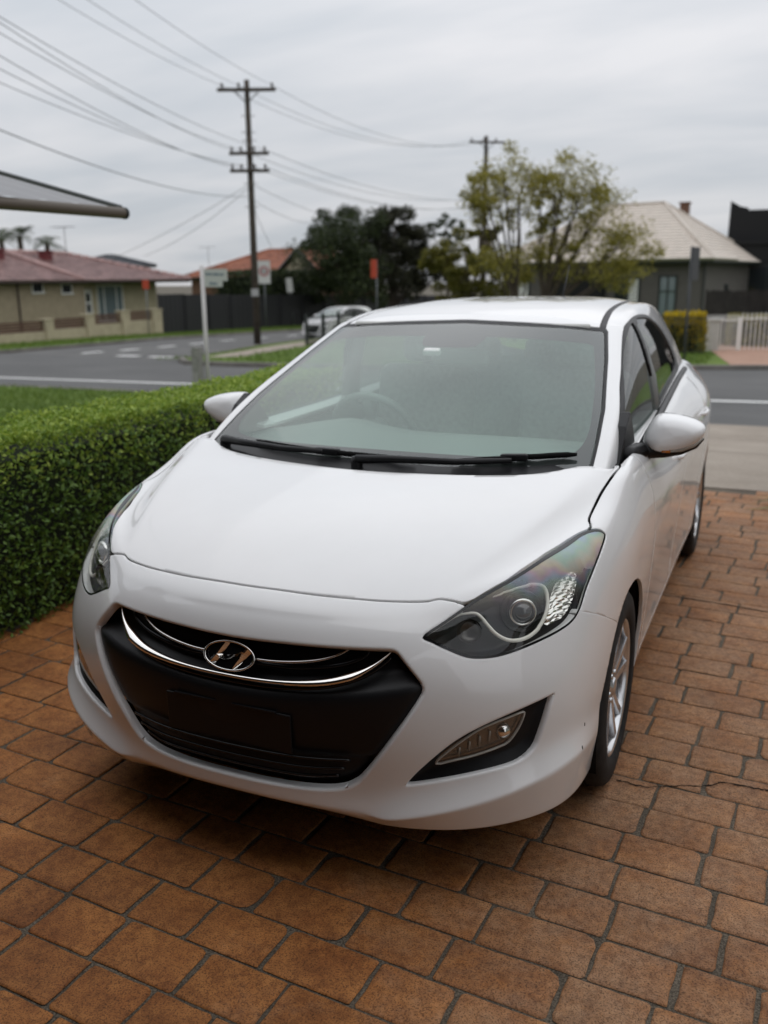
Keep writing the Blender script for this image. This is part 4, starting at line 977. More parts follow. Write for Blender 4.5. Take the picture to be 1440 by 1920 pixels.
        fs = [(i*n+j, i*n+(j+1) % n, (i+1)*n+(j+1) % n, (i+1)*n+j) for i in range(len(secs)-1) for j in range(n)] + [tuple(range(n))]
        b = MB(); b.add(vs, fs); b.build('mirror_housing', K['paint'], m, True, MX)
        b = MB(); b.add([(.915 + a*.93 - .005, .6225, 1.045 + c*.9) for a, c in ox], [tuple(range(n))]); b.build('mirror_glass', K['mirror'], m, False, MX)
        b = MB()   # dark lower shell and arm
        lo = [(.800,.50,.978),(.835,.53,.982),(.885,.54,.981),(.94,.545,.990),(.985,.555,1.008),(1.010,.565,1.030)]
        b.tube(lo, [.034, .030, .024, .020, .015, .006], 10); b.build('mirror_base', K['black'], m, True, MX)
        b = MB(); b.tube([(.768, .37, .985), (.785, .42, .982), (.810, .50, .980)], [.030, .032, .033], 10); b.build('mirror_arm', K['black'], m, True, MX)
        b = MB(); b.tube([(.905,.506,.988),(.945,.512,.996),(.985,.530,1.012),(1.008,.552,1.032)], [.005, .0085, .0085, .005], 8); b.build('repeater_lamp', K['silver'], m, True, MX)
        b = MB(); b.tube([(.882,.505,.985),(.910,.506,.990)], [.004, .008], 8); b.build('repeater_amber', K['amber'], m, True, MX)
        # sail panel
        b = MB(); b.prism([(.265,.958),(.64,.955),(.55,1.05),(.46,1.125),(.38,1.085)], .742, .777, 'x'); o = b.build('sail_panel', K['black'], m, False, MX); bevel(o, .006)
    # ---- wheels
    def wheel(x, y, sx, steer=0):
        w = empty('wheel', (x*sx, y, .316)); w.parent = car; w.rotation_euler = (0, 0, steer)
        MX = Matrix.Diagonal((sx, 1, 1, 1))
        b = MB(); b.lathe([(.213, .085), (.225, .102), (.26, .106), (.295, .100), (.309, .088), (.3135, .070), (.3155, .03), (.316, 0), (.3155, -.03), (.3135, -.070), (.309, -.088), (.295, -.100), (.225, -.10), (.213, -.085)], 64, 'x')
        ty = b.build('tyre', K['rubber'], w, True, MX)
        b = MB()
        for gx in (-.045, -.015, .015, .045): b.lathe([(.3162, gx-.004), (.3172, gx), (.3162, gx+.004)], 48, 'x')
        b.build('tread_groove', K['matte'], ty, True, MX)
        b = MB(); b.lathe([(.218, .088), (.222, .094), (.214, .096), (.207, .090), (.203, .070), (.196, .03), (.19, -.08)], 64, 'x'); b.build('rim', K['alloy'], w, True, MX)
        b = MB(); b.lathe([(.0, .012), (.19, .012)], 40, 'x'); b.build('brake_shadow', K['matte'], w, False, MX @ Matrix.Translation((-.03, 0, 0)))
        b = MB(); b.lathe([(.06, .035), (.145, .035), (.145, .022), (.06, .022)], 48, 'x'); b.build('brake_disc', mat('brake_steel', (.22, .21, .2), .4, metal=.9), w, False, MX)
        for k in range(5):
            a0 = 2*math.pi*k/5 + .2
            for s2 in (-1, 1):
                b = MB(); sec = []
                for rr, off, wd, hx in ((.040, .012, .030, .076), (.09, .020, .030, .080), (.15, .034, .028, .084), (.208, .050, .030, .090)):
                    c = math.cos(a0), math.sin(a0); t = -c[1]*s2, c[0]*s2
                    for u, h in ((-.5, -.016), (-.42, 0), (.42, 0), (.5, -.016), (.4, -.03), (-.4, -.03)):
                        sec.append((hx + h, c[0]*rr + t[0]*(off + u*wd), c[1]*rr + t[1]*(off + u*wd)))
                fs = [(i*6+j, i*6+(j+1) % 6, (i+1)*6+(j+1) % 6, (i+1)*6+j) for i in range(3) for j in range(6)] + [tuple(range(6)), tuple(range(18, 24))]
                b.add(sec, fs); by_angle(b.build('spoke', K['alloy'], w, False, MX), 35)
        b = MB(); b.lathe([(0, .088), (.022, .088), (.028, .084), (.030, .076), (.052, .074), (.058, .06)], 32, 'x'); b.build('hub_cap', K['alloy'], w, True, MX)
        for k in range(5):
            a = 2*math.pi*(k+.5)/5 + .2; b = MB(); b.lathe([(0, .082), (.008, .081), (.0095, .072)], 10, 'x', (0, .047*math.cos(a), .047*math.sin(a))); b.build('wheel_nut', K['alloy'], w, True, MX)
        return w
    for y in (0, 2.65):
        for sx in (1, -1):
            wheel(.762, y, sx, 0)
            b = MB(); n = 24; vs = []
            for k in range(n+1):
                a = math.pi*(-.12 + 1.24*k/n)
                for x in (.885 - (.03 if k in (0, n) else .012), .55): vs.append((x*sx, y + .352*math.cos(a), .316 + .352*math.sin(a)))
            vs2 = [(v[0]*(.52/.885) if i % 2 == 0 else v[0], v[1], v[2]) for i, v in enumerate(vs)]
            b.add([( (.858 if i % 2 == 0 else .50)*sx, v[1], v[2]) for i, v in enumerate(vs)], [(i*2, i*2+1, i*2+3, i*2+2) for i in range(n)])
            b.add([(.50*sx, y-.36, .12), (.50*sx, y+.36, .12), (.50*sx, y+.36, .68), (.50*sx, y-.36, .68)], [(0, 1, 2, 3)])
            b.build('wheel_liner', K['matte'], car, True, recalc=False)
    b = MB(); b.box((-.62, -.60, .22), (.62, -.36, .25)); b.box((-.50, -.36, .185), (.50, 3.2, .22)); b.box((-.80, .37, .19), (.80, 2.28, .215)); b.box((-.78, 3.02, .23), (.78, 3.3, .26))
    b.box((-.45, -.74, .22), (.45, -.66, .62)); b.box((-.50, -.58, .55), (.50, .25, .70))
    b.build('underbody_blocker', K['matte'], car)  # plain black boxes added under and inside the body to block light
    # ---- cabin
    b = MB(); vs = []; nx = 30
    for i in range(nx+1):
        x = -.70 + 1.40*i/nx
        for y, z in ((-.02, .95), (.20, .985), (.42, 1.0), (.60, .985), (.68, .93), (.70, .70)):
            hump = .035*math.exp(-((x+.36)/.17)**2)*(1 if y > .3 else 0)
            vs.append((x, y + .10*(abs(x)/.7)**2, z + hump - .03*(abs(x)/.7)**4))
    b.add(vs, [(i*6+j, i*6+j+1, (i+1)*6+j+1, (i+1)*6+j) for i in range(nx) for j in range(5)]); b.build('dashboard', K['dash'], car, True)
    sw = empty('steering_wheel', (-.37, .86, .93)); sw.parent = car; sw.rotation_euler = (rad(-62), 0, 0)
    b = MB(); n = 40; R_, r_ = .185, .016
    b.add([((R_ + r_*math.cos(2*math.pi*j/8))*math.cos(2*math.pi*i/n), (R_ + r_*math.cos(2*math.pi*j/8))*math.sin(2*math.pi*i/n), r_*math.sin(2*math.pi*j/8)) for i in range(n) for j in range(8)],
          [(i*8+j, i*8+(j+1) % 8, ((i+1) % n)*8+(j+1) % 8, ((i+1) % n)*8+j) for i in range(n) for j in range(8)])
    b.build('wheel_ring', K['dash'], sw, True)
    b = MB(); b.lathe([(0, .03), (.06, .025), (.075, .0), (.06, -.04)], 24); b.box((-.18, -.02, -.01), (.18, .02, .01)); b.box((-.02, -.18, -.01), (.02, 0, .01)); by_angle(b.build('wheel_hub', K['dash'], sw))
    def seat(x, y, w, zb=.52, rec=14):
        s = empty('seat', (x, y, zb)); s.parent = car
        def pad(name, sx, sy, sz, loc, rx, seg=3):
            b = MB(); b.box((-sx/2, -sy/2, -sz/2), (sx/2, sy/2, sz/2)); o = b.build(name, K['int'], s, True, Matrix.Translation(loc) @ Matrix.Rotation(rad(rx), 4, 'X')); bevel(o, min(sx, sy, sz)*.42, 4, 20); return o
        pad('cushion', w, .52, .16, (0, 0, 0), 6); pad('backrest', w, .14, .62, (0, .30, .34), -rec)
        if w < .8: pad('headrest', .27, .11, .19, (0, .385, .745), -8)
        else:
            for hx in (-.4, 0, .4): pad('headrest', .25, .10, .14, (hx, .37, .67), -8)
    seat(-.37, 1.15, .50); seat(.37, 1.15, .50); seat(0, 2.05, 1.22, .50, 20)
    b = MB(); b.box((-.66, .70, .30), (.66, 2.9, .34)); b.box((-.66, 2.5, .34), (.66, 2.95, .98)); b.build('cabin_floor', K['dash'], car)
    for sx in (1, -1):
        b = MB(); b.box((.735*sx - .012, .45, .42), (.735*sx + .012, 2.45, .955)); o = b.build('door_card', K['dash'], car)
        b = MB(); P = [(.725, 1.34, .96), (.70, 1.33, 1.15), (.635, 1.32, 1.37)]; b.tube([(p[0]*sx, p[1], p[2]) for p in P], [.05, .045, .03], 8); b.build('centre_pillar', K['dash'], car, True)
    hl = roof.push(.03); put('headliner', hl, mat('headliner_fabric', (.62, .62, .59), .95))
    b = MB(); b.box((-.125, -.02, -.035), (.125, .015, .035)); o = b.build('cabin_mirror', K['dash'], car, False, Matrix.Translation((0, .92, 1.255)) @ Matrix.Rotation(rad(-8), 4, 'X')); bevel(o, .015, 3)
    b = MB(); b.box((-.035, -.008, -.012), (.035, .02, .014)); o = b.build('toll_tag', K['white'], car, False, Matrix.Translation((-.055, .725, 1.283)) @ Matrix.Rotation(rad(24), 4, 'X')); bevel(o, .006)
    for sx in (1, -1):
        b = MB(); b.box((-.19, -.012, -.07), (.19, .012, .07)); o = b.build('sun_visor', mat('headliner_fabric', (.3, .3, .28), .95), car, False, Matrix.Translation((.33*sx, 1.05, 1.355)) @ Matrix.Rotation(rad(66), 4, 'X')); bevel(o, .01)
    b = MB(); b.tube([(.0, 2.72, 1.41), (.0, 2.80, 1.52), (.0, 2.90, 1.64)], [.010, .004, .0025], 8); b.build('roof_antenna', K['black'], car, True)
    # stone chips on the bumper corner
    for p in ((.8453, -.4625, .4092), (.8387, -.494, .354)):
        k = np.argmin(((bumper.V - np.array(p))**2).sum(1)); q = bumper.V[k]; n = bumper.N[k]
        b = MB(); b.lathe([(0, .0006), (.0028, .0005), (.0034, 0)], 7); b.build('paint_chip', K['black'], car, False, Matrix.Translation(Vector(tuple(q))) @ Vector(tuple(n)).to_track_quat('Z', 'Y').to_matrix().to_4x4() @ Matrix.Diagonal((1, 1.8, 1, 1)))
    return car
CAR = build_car()
# ---------------------------------------------------------------- vegetation
def leaf_mat(name, dark, light, rough=.5, trans=.25):
    if name in MATS: return MATS[name]
    m, N, L, B = nodes(name); MATS[name] = m
    g = N.new('ShaderNodeNewGeometry'); r = N.new('ShaderNodeValToRGB'); L.new(g.outputs['Random Per Island'], r.inputs[0])
    r.color_ramp.elements[0].color = (*dark, 1); r.color_ramp.elements[1].color = (*light, 1)
    e = r.color_ramp.elements.new(.55); e.color = (*[(a*.6+b*.4) for a, b in zip(dark, light)], 1)
    L.new(r.outputs[0], B.inputs['Base Color']); B.inputs['Roughness'].default_value = rough; B.inputs['Specular IOR Level'].default_value = .35
    tr = N.new('ShaderNodeBsdfTranslucent'); L.new(r.outputs[0], tr.inputs[0]); mx = N.new('ShaderNodeMixShader'); mx.inputs[0].default_value = trans
    L.new(B.outputs[0], mx.inputs[1]); L.new(tr.outputs[0], mx.inputs[2]); L.new(mx.outputs[0], N['Material Output'].inputs[0])
    return m
BARK = mat('bark', (.075, .058, .045), .9, var=.4, scale=12, bump=.6, bscale=30)
def leaf_quads(C, size, rng, up=.3, aspect=.55, droop=0):
    """a small pointed leaf (folded diamond) at each point of C"""
    n = len(C); d = rng.normal(size=(n, 3)); d[:, 2] -= droop; d /= np.linalg.norm(d, axis=1)[:, None]
    k = rng.normal(size=(n, 3)); k[:, 2] += up*3; s = np.cross(d, k); s /= np.maximum(np.linalg.norm(s, axis=1), 1e-6)[:, None]
    nrm = np.cross(s, d); L = (size*rng.uniform(.65, 1.25, n))[:, None]; W = L*aspect*.5
    a = C - d*L*.5; b = C + s*W - nrm*W*.25; c = C + d*L*.5; e = C - s*W - nrm*W*.25
    V = np.stack([a, b, c, e], 1).reshape(-1, 3); F = (np.arange(n)*4)[:, None] + np.array([0, 1, 2, 3])
    return V, F
def ball(rng, n, c, r, shell=.55):
    p = rng.normal(size=(n, 3)); p /= np.linalg.norm(p, axis=1)[:, None]
    return np.array(c) + p*np.array(r)*(rng.uniform(shell, 1, n)**.6)[:, None]
def tree(name, label, bases, clumps, n, size, mats, seed, trunk=.16, flat=.8, sub=7, group=None, limb=.05, cat='tree', tuft=(.28, .5)):
    """trunk(s), curved limbs to every clump, and leaf clumps made of smaller tufts"""
    rng = np.random.default_rng(seed); b0 = Vector(bases[0]); t = empty(name, b0, 0, label, cat, group)
    tb = MB(); T = Matrix.Translation(-b0)
    for i, c in enumerate(clumps):
        e = Vector(c[:3]); b = min((Vector(q) for q in bases), key=lambda q: (Vector((q.x, q.y)) - Vector((e.x, e.y))).length)
        h = max(.6, (e.z - b.z)); f1 = b + Vector((rng.uniform(-.1, .1), rng.uniform(-.1, .1), h*.30)); f2 = b.lerp(e, .45) + Vector((0, 0, h*.16)); f3 = b.lerp(e, .78) + Vector((rng.uniform(-.2, .2), rng.uniform(-.2, .2), h*.05))
        tb.tube([b + Vector((0, 0, -.3)), f1, f2, f3, e], [trunk, trunk*.75, limb*1.5, limb, limb*.4], 6)
        for k in range(3):
            q = e + Vector(rng.normal(size=3))*c[3]*.5; tb.tube([f3, f3.lerp(q, .5) + Vector((0, 0, .1)), q], [limb*.6, limb*.4, limb*.2], 5)
    tb.build('trunk', BARK, t, True, T)
    Vs, Fs, o = [], [], 0
    for c in clumps:
        r = c[3]
        for k in range(sub):
            q = np.array(c[:3]) + rng.normal(size=3)*r*np.array([.55, .55, .55*flat]); rr = r*rng.uniform(*tuft)
            P = ball(rng, n//sub, q, (rr, rr, rr*flat), .2)
            V, F = leaf_quads(P, size, rng); Vs.append(V); Fs.append(F + o); o += len(V)
    V = np.concatenate(Vs) - np.array(b0); np_obj('crown', V, np.concatenate(Fs), mats, t, False)
    return t
def hedge_block(name, label, lo, hi, n, size, m, core, seed, rough=.06, group=None, cat='hedge', top=None, toph=.26):
    rng = np.random.default_rng(seed); lo, hi = np.array(lo, float), np.array(hi, float); base = Vector(((lo[0]+hi[0])/2, (lo[1]+hi[1])/2, lo[2]))
    t = empty(name, base, 0, label, cat, group); d = hi - lo
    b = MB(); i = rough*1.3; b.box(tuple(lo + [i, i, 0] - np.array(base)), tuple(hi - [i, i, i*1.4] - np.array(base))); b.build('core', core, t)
    area = np.array([d[1]*d[2], d[1]*d[2], d[0]*d[2], d[0]*d[2], d[0]*d[1]*1.3]); pick = rng.choice(5, n, p=area/area.sum()); u = rng.uniform(size=(n, 3)); P = lo + u*d
    P[pick == 0, 0] = lo[0]; P[pick == 1, 0] = hi[0]; P[pick == 2, 1] = lo[1]; P[pick == 3, 1] = hi[1]; P[pick == 4, 2] = hi[2]
    # uneven clipped surface: depth follows lumps plus scatter
    nn = np.array([noise.noise(Vector((p[0]*3.1, p[1]*3.1, p[2]*3.1))) + .6*noise.noise(Vector((p[0]*9, p[1]*9, p[2]*9))) for p in P])
    dep = rough*(.35*nn + .05) - np.abs(rng.normal(size=n))*rough*.6
    nrm = np.array([(-1, 0, 0), (1, 0, 0), (0, -1, 0), (0, 1, 0), (0, 0, 1)])[pick]
    e = np.minimum(np.abs(P - lo), np.abs(hi - P)); 
    P = P + nrm*dep[:, None] + rng.normal(size=(n, 3))*rough*.12
    # soften the top edges
    c = (P[:, 2] > hi[2] - rough*1.2); P[c, 0] = np.clip(P[c, 0], lo[0] + rough*.3, hi[0] - rough*.3)
    if top is not None:
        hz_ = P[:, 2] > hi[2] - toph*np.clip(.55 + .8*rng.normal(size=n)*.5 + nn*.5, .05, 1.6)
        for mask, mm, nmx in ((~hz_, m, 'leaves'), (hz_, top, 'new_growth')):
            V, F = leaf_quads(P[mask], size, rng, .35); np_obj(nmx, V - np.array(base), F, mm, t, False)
    else:
        V, F = leaf_quads(P, size, rng, .35); np_obj('leaves', V - np.array(base), F, m, t, False)
    return t

def plants():
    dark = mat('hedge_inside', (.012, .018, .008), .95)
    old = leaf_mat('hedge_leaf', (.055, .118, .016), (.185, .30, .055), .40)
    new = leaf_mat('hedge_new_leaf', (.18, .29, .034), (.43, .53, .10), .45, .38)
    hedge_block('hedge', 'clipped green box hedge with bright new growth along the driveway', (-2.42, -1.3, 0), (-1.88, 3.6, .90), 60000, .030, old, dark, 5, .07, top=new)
    gold = leaf_mat('gold_leaf', (.16, .15, .025), (.42, .37, .085), .6, .45); olive = leaf_mat('olive_leaf', (.075, .080, .014), (.24, .215, .04), .6, .4)
    dk = leaf_mat('dark_leaf', (.014, .022, .008), (.055, .078, .018), .6, .15); dk2 = leaf_mat('darker_leaf', (.016, .016, .009), (.045, .048, .018), .7, .1)
    GOLD = [(-10.88,34.59,5.27,.78),(-10.2,35.29,5.77,.88),(-9.66,37.01,5.95,.87),(-10.62,36.01,5.02,1.0),(-9.38,35.28,4.85,.83),(-8.9,36.38,5.33,.75),(-7.93,36.93,5.82,.8),(-6.94,36.53,5.46,.97),(-6.36,38.3,4.8,.86),(-6.45,36.63,4.06,.92),(-7.53,36.88,4.74,.75),(-8.39,36.83,4.07,.43),(-11.11,35.39,4.19,.61),(-5.39,38.34,3.3,.86),(-5.08,38.87,2.38,.72),(-6.14,38.98,2.67,.97),(-6.85,36.9,2.16,.93),(-7.86,37.41,1.89,.81),(-10.02,36.58,2.69,.72),(-8.72,36.09,2.43,.56),(-10.15,34.7,2.01,.69),(-9.64,37.47,1.57,.58),(-6.01,37.31,1.65,.79)]
    GOLD2 = [(-8.2,36.5,5.0,.7),(-10.0,36,4.3,.7),(-9.0,36.8,3.7,.6),(-7.0,37.2,3.3,.8),(-5.6,38,2.9,.8),(-5.2,37.6,1.9,.7),(-8.0,36.4,2.9,.6),(-11.3,35.2,4.8,.6),(-7.0,37.2,5.0,.8)]
    tree('street_tree', 'airy yellow-green tree with two stems before the cream-roofed house', [(-8.55, 36.71, -1.2), (-9.71, 36.2, -1.2)], GOLD + GOLD2, 740, .13, [gold], 2, .085, .8, 10, limb=.034, tuft=(.35, .85))
    BUSH = [(-12.14,39.01,3.49,.72),(-13.37,39.98,2.87,1.06),(-13.93,38.93,2.57,.94),(-14.41,38.42,2.38,.68),(-13.5,39.61,1.84,1.06),(-12.02,38.32,2.06,.91),(-11.81,40.19,1.33,.89),(-12.71,38.91,.98,.93),(-13.4,37.86,1.36,.76),(-12.2,39.2,.2,1.0),(-13.4,38.9,.3,.9)]
    tree('bushy_tree', 'low bushy olive tree left of the airy yellow-green tree', [(-12.79, 39.21, -1.3)], BUSH, 1500, .15, [olive], 3, .12, .8, 8)
    D1 = [(-26.7,51.25,4.32,1.15),(-26.02,52.74,4.76,1.17),(-25.22,49.92,3.27,1.39),(-24.4,52.13,3.9,1.29),(-24.78,50.51,2.31,1.4),(-26.68,51.61,2.34,1.23),(-27.14,51.32,1.33,1.08),(-24.05,50.49,.99,1.39),(-25.6,51.0,1.2,1.3)]
    tree('dark_tree', 'dense dark green tree rising behind the charcoal fence', [(-25.2, 51.21, -1.5)], D1, 2600, .20, [dk], 4, .22, .85, 9, tuft=(.4, .8))
    D2 = [(-25.17,55.95,4.98,1.06),(-23.74,55.83,5.38,1.05),(-23.28,56.14,4.42,1.13),(-24.5,56.2,3.93,1.44),(-24.69,54.4,2.68,1.56),(-23.57,56.35,2.87,1.51),(-22.58,57.31,3.57,.99),(-23.52,53.5,1.47,1.52),(-23.21,56.9,1.63,1.37),(-22.0,57,2.0,1.2)]
    tree('dark_tree', 'taller dark tree right of the dense one, brownish below', [(-23.68, 55.16, -1.5)], D2, 2400, .22, [dk2], 6, .22, .85, 9, tuft=(.4, .8))
    tree('far_tree', 'thin distant tree peeking above the bushy olive tree', [(-31.09, 86.88, -1.8)], [(-32.47,85.81,6.8,.9),(-31.37,86.67,7.21,.95),(-29.8,85.91,6.47,.9),(-31.91,87.39,5.82,.8),(-30.5,86,5.2,1.0)], 300, .28, [dk], 8, .2, .6, 6)
    hedge_block('tall_hedge', 'tall dark clipped hedge behind the charcoal fence', (-34.0, 49.0, -1.5), (-29.6, 56.5, 2.12), 9000, .22, dk, dark, 9, .25)
    ylw = leaf_mat('yellow_leaf', (.24, .20, .008), (.78, .54, .010), .5, .35)
    hedge_block('yellow_hedge', 'yellow-leaved hedge beside the white gate', (-2.75, 29.7, -1.0), (-1.35, 30.7, .36), 5000, .09, olive, dark, 10, .22, top=ylw, toph=1.15)
    hedge_block('low_hedge', 'small green and gold shrub behind the white gate', (-1.0, 35.0, -1.1), (.9, 35.8, .12), 2500, .10, gold, dark, 14, .16)
    # palms on the skyline
    for k, (x, y, z, lab) in enumerate([(-55.48, 54.2, 5.0, 'middle palm crown on the skyline above the red-tiled roof'), (-55.68, 57.3, 4.6, 'right-hand palm crown above the red-tiled roof'), (-55.2, 52.0, 4.7, 'leftmost palm crown at the edge above the red-tiled roof')]):
        t = empty('palm_tree', (x, y, -2), 0, lab, 'palm tree', 'palms behind the red-roofed house'); rng = random.Random(k)
        b = MB(); b.tube([(0, 0, 0), (.1, 0, (z+2)*.5), (0, 0, z+2)], [.28, .22, .2], 8); b.build('trunk', BARK, t, True)
        for i in range(15):
            a = i*2.4 + k; el = rng.uniform(-.1, 1.1); L = rng.uniform(1.5, 2.1); b = MB(); vs = []; P = []
            for s in range(7):
                u = s/6; r = L*u*math.cos(el)*(1-.1*u); h = L*u*math.sin(el) - .9*u*u; P.append(Vector((r*math.cos(a), r*math.sin(a), z+2+h)))
            for s in range(6):
                d = (P[s+1]-P[s]).normalized(); sd = d.cross(Vector((0, 0, 1))).normalized(); w = .52*math.sin(math.pi*(s+.7)/7.2)
                for sg in (1, -1):
                    for q in (0, .5):
                        p0 = P[s].lerp(P[s+1], q); b.add([p0, p0 + d*.09, p0 + d*.35 + sd*sg*w*1.2 - Vector((0, 0, .14))], [(0, 1, 2)])
            b.build('frond', dk, t)
    # strappy clump at the right edge of the driveway
    t = empty('strappy_plant', (1.40, 4.02, 0), 0, 'strappy green-yellow plant poking in at the right edge of the driveway', 'plant'); rng = random.Random(5); b = MB()
    for i in range(70):
        a = rng.uniform(0, 6.28); el = rng.uniform(.35, 1.35); L = rng.uniform(.3, .55); vs = []; 
        sd = Vector((-math.sin(a), math.cos(a), 0))*.009
        for s in range(5):
            u = s/4; p = Vector((L*u*math.cos(el)*math.cos(a), L*u*math.cos(el)*math.sin(a), max(.005, L*u*math.sin(el) - .28*u*u*L*2))); w = (1-u)**.6; vs += [p - sd*w, p + sd*w]
        b.add(vs, [(2*j, 2*j+1, 2*j+3, 2*j+2) for j in range(4)])
    b.build('blades', leaf_mat('strap_leaf', (.10, .13, .02), (.36, .33, .09), .5, .3), t, recalc=False)
    # grass blades on the near verge and the far verges
    rng = np.random.default_rng(20); n = 26000
    X = rng.uniform(-13, -2.7, n); Y = rng.uniform(3.6, 10.85, n); X2 = rng.uniform(-28.0, -25.2, 9000); Y2 = rng.uniform(19.5, 55, 9000); X3 = rng.uniform(-17, -10, 5000); Y3 = rng.uniform(20.2, 33, 5000); X4 = rng.uniform(-2.8, .2, 1600); Y4 = rng.uniform(24.8, 29.6, 1600)
    ok = (Y3 > 20.4 + .0*X3) & (X3 > -17.2 - (Y3-23)*.1) & ~((X3 < -14.9) & (X3 > -17.4) & (np.abs(X3 + 15.9 + (Y3-23)*.11) < .5)); X3, Y3 = X3[ok], Y3[ok]
    ok = (Y4 > 25.0 + .4*(X4+1.48)) & ~((X4 > -.9)); X4, Y4 = X4[ok], Y4[ok]
    xs, ys = np.concatenate([X, X2, X3, X4]), np.concatenate([Y, Y2, Y3, Y4]); zs = np.interp(ys, TY, TZ) + .065
    sz = np.concatenate([np.full(len(X), .055), np.full(len(X2), .10), np.full(len(X3), .09), np.full(len(X4), .09)])*rng.uniform(.6, 1.3, len(xs)); a = rng.uniform(0, 6.28, len(xs))
    dx, dy = np.cos(a)*sz*.18, np.sin(a)*sz*.18; lx, ly = rng.normal(size=len(xs))*sz*.4, rng.normal(size=len(xs))*sz*.4
    V = np.stack([np.stack([xs-dx, ys-dy, zs-.01], 1), np.stack([xs+dx, ys+dy, zs-.01], 1), np.stack([xs+lx, ys+ly, zs+sz], 1)], 1).reshape(-1, 3)
    g = np_obj('grass', V, np.arange(len(V)).reshape(-1, 3), leaf_mat('grass_blade', (.065, .12, .015), (.18, .25, .045), .6, .3), None, False)
    tag(g, 'short mown grass on the verges', 'grass', kind='stuff')
plants()

# ---------------------------------------------------------------- houses
def wall_mat(name, c, s=3): return mat(name, c, .85, var=.12, scale=s, bump=.15, bscale=50)
def tiled_plane(parent, a, b, c, d, m, course=.32, th=.05, name='tile_course'):
    """roof slope from eave a-b up to ridge d-c, laid in overlapping courses (each course a slab)"""
    a, b, c, d = map(Vector, (a, b, c, d)); n = max(2, round(((d-a).length + (c-b).length)/2/course)); nrm = (b-a).cross(d-a).normalized()
    if nrm.z < 0: nrm = -nrm
    for k in range(n):
        u, v = k/n, min(1, (k+1.12)/n); p, q, r, s = a.lerp(d, u), b.lerp(c, u), b.lerp(c, v), a.lerp(d, v)
        bm = MB(); t0, t1 = nrm*th, nrm*.012
        bm.add([p, q, r, s, p+t0, q+t0, r+t1, s+t1], [(3, 2, 1, 0), (4, 5, 6, 7), (0, 1, 5, 4), (1, 2, 6, 5), (2, 3, 7, 6), (3, 0, 4, 7)])
        bm.build(name, m, parent)
def window(parent, face, y0, y1, z0, z1, x, frame, pane, mull=(), axis='x', out=1, fw=.06):
    """window set in a wall; axis = direction the wall faces; frame bars with glass set back between them"""
    w = MB(); P = (lambda u, v, d: (x + out*d, u, v)) if axis == 'x' else (lambda u, v, d: (u, x + out*d, v))
    def bar(u0, u1, v0, v1, d0, d1):
        a, b = P(u0, v0, d0), P(u1, v1, d1); w.box(tuple(min(i, j) for i, j in zip(a, b)), tuple(max(i, j) for i, j in zip(a, b)))
    bar(y0, y1, z1-fw, z1, -.02, .05); bar(y0-.03, y1+.03, z0-.02, z0+fw, -.02, .08); bar(y0, y0+fw, z0+fw, z1-fw, -.02, .048); bar(y1-fw, y1, z0+fw, z1-fw, -.02, .048)
    for mu in mull:
        if mu[0] == 'v': bar(mu[1]-fw*.45, mu[1]+fw*.45, z0+fw, z1-fw, -.02, .044)
        else: bar(y0+fw, y1-fw, mu[1]-fw*.4, mu[1]+fw*.4, -.02, .042)
    o = w.build('window', frame, parent)
    g = MB(); a, b = P(y0+.01, z0+.01, .004), P(y1-.01, z1-.01, .016); g.box(tuple(min(i, j) for i, j in zip(a, b)), tuple(max(i, j) for i, j in zip(a, b))); g.build('pane', pane, o)
    return o
GLASS = mat('dark_window_glass', (.02, .024, .028), .05, spec=.6, coat=.5); BLIND = mat('curtained_glass', (.16, .20, .215), .12, coat=.8); WHITE = mat('white_frame', (.68, .68, .66), .5); DARK = mat('dark_frame', (.02, .025, .024), .5)
TAN = wall_mat('tan_render', (.30, .250, .175)); CREAM = wall_mat('cream_render', (.42, .365, .255))
MAROON = mat('maroon_tile', (.20, .098, .090), .5, var=.45, scale=2.2, spec=.5, second=(.35, .215, .20), coat=.25, coat_r=.25)
CAPS = mat('ridge_cap', (.40, .26, .24), .6, var=.2, scale=4)
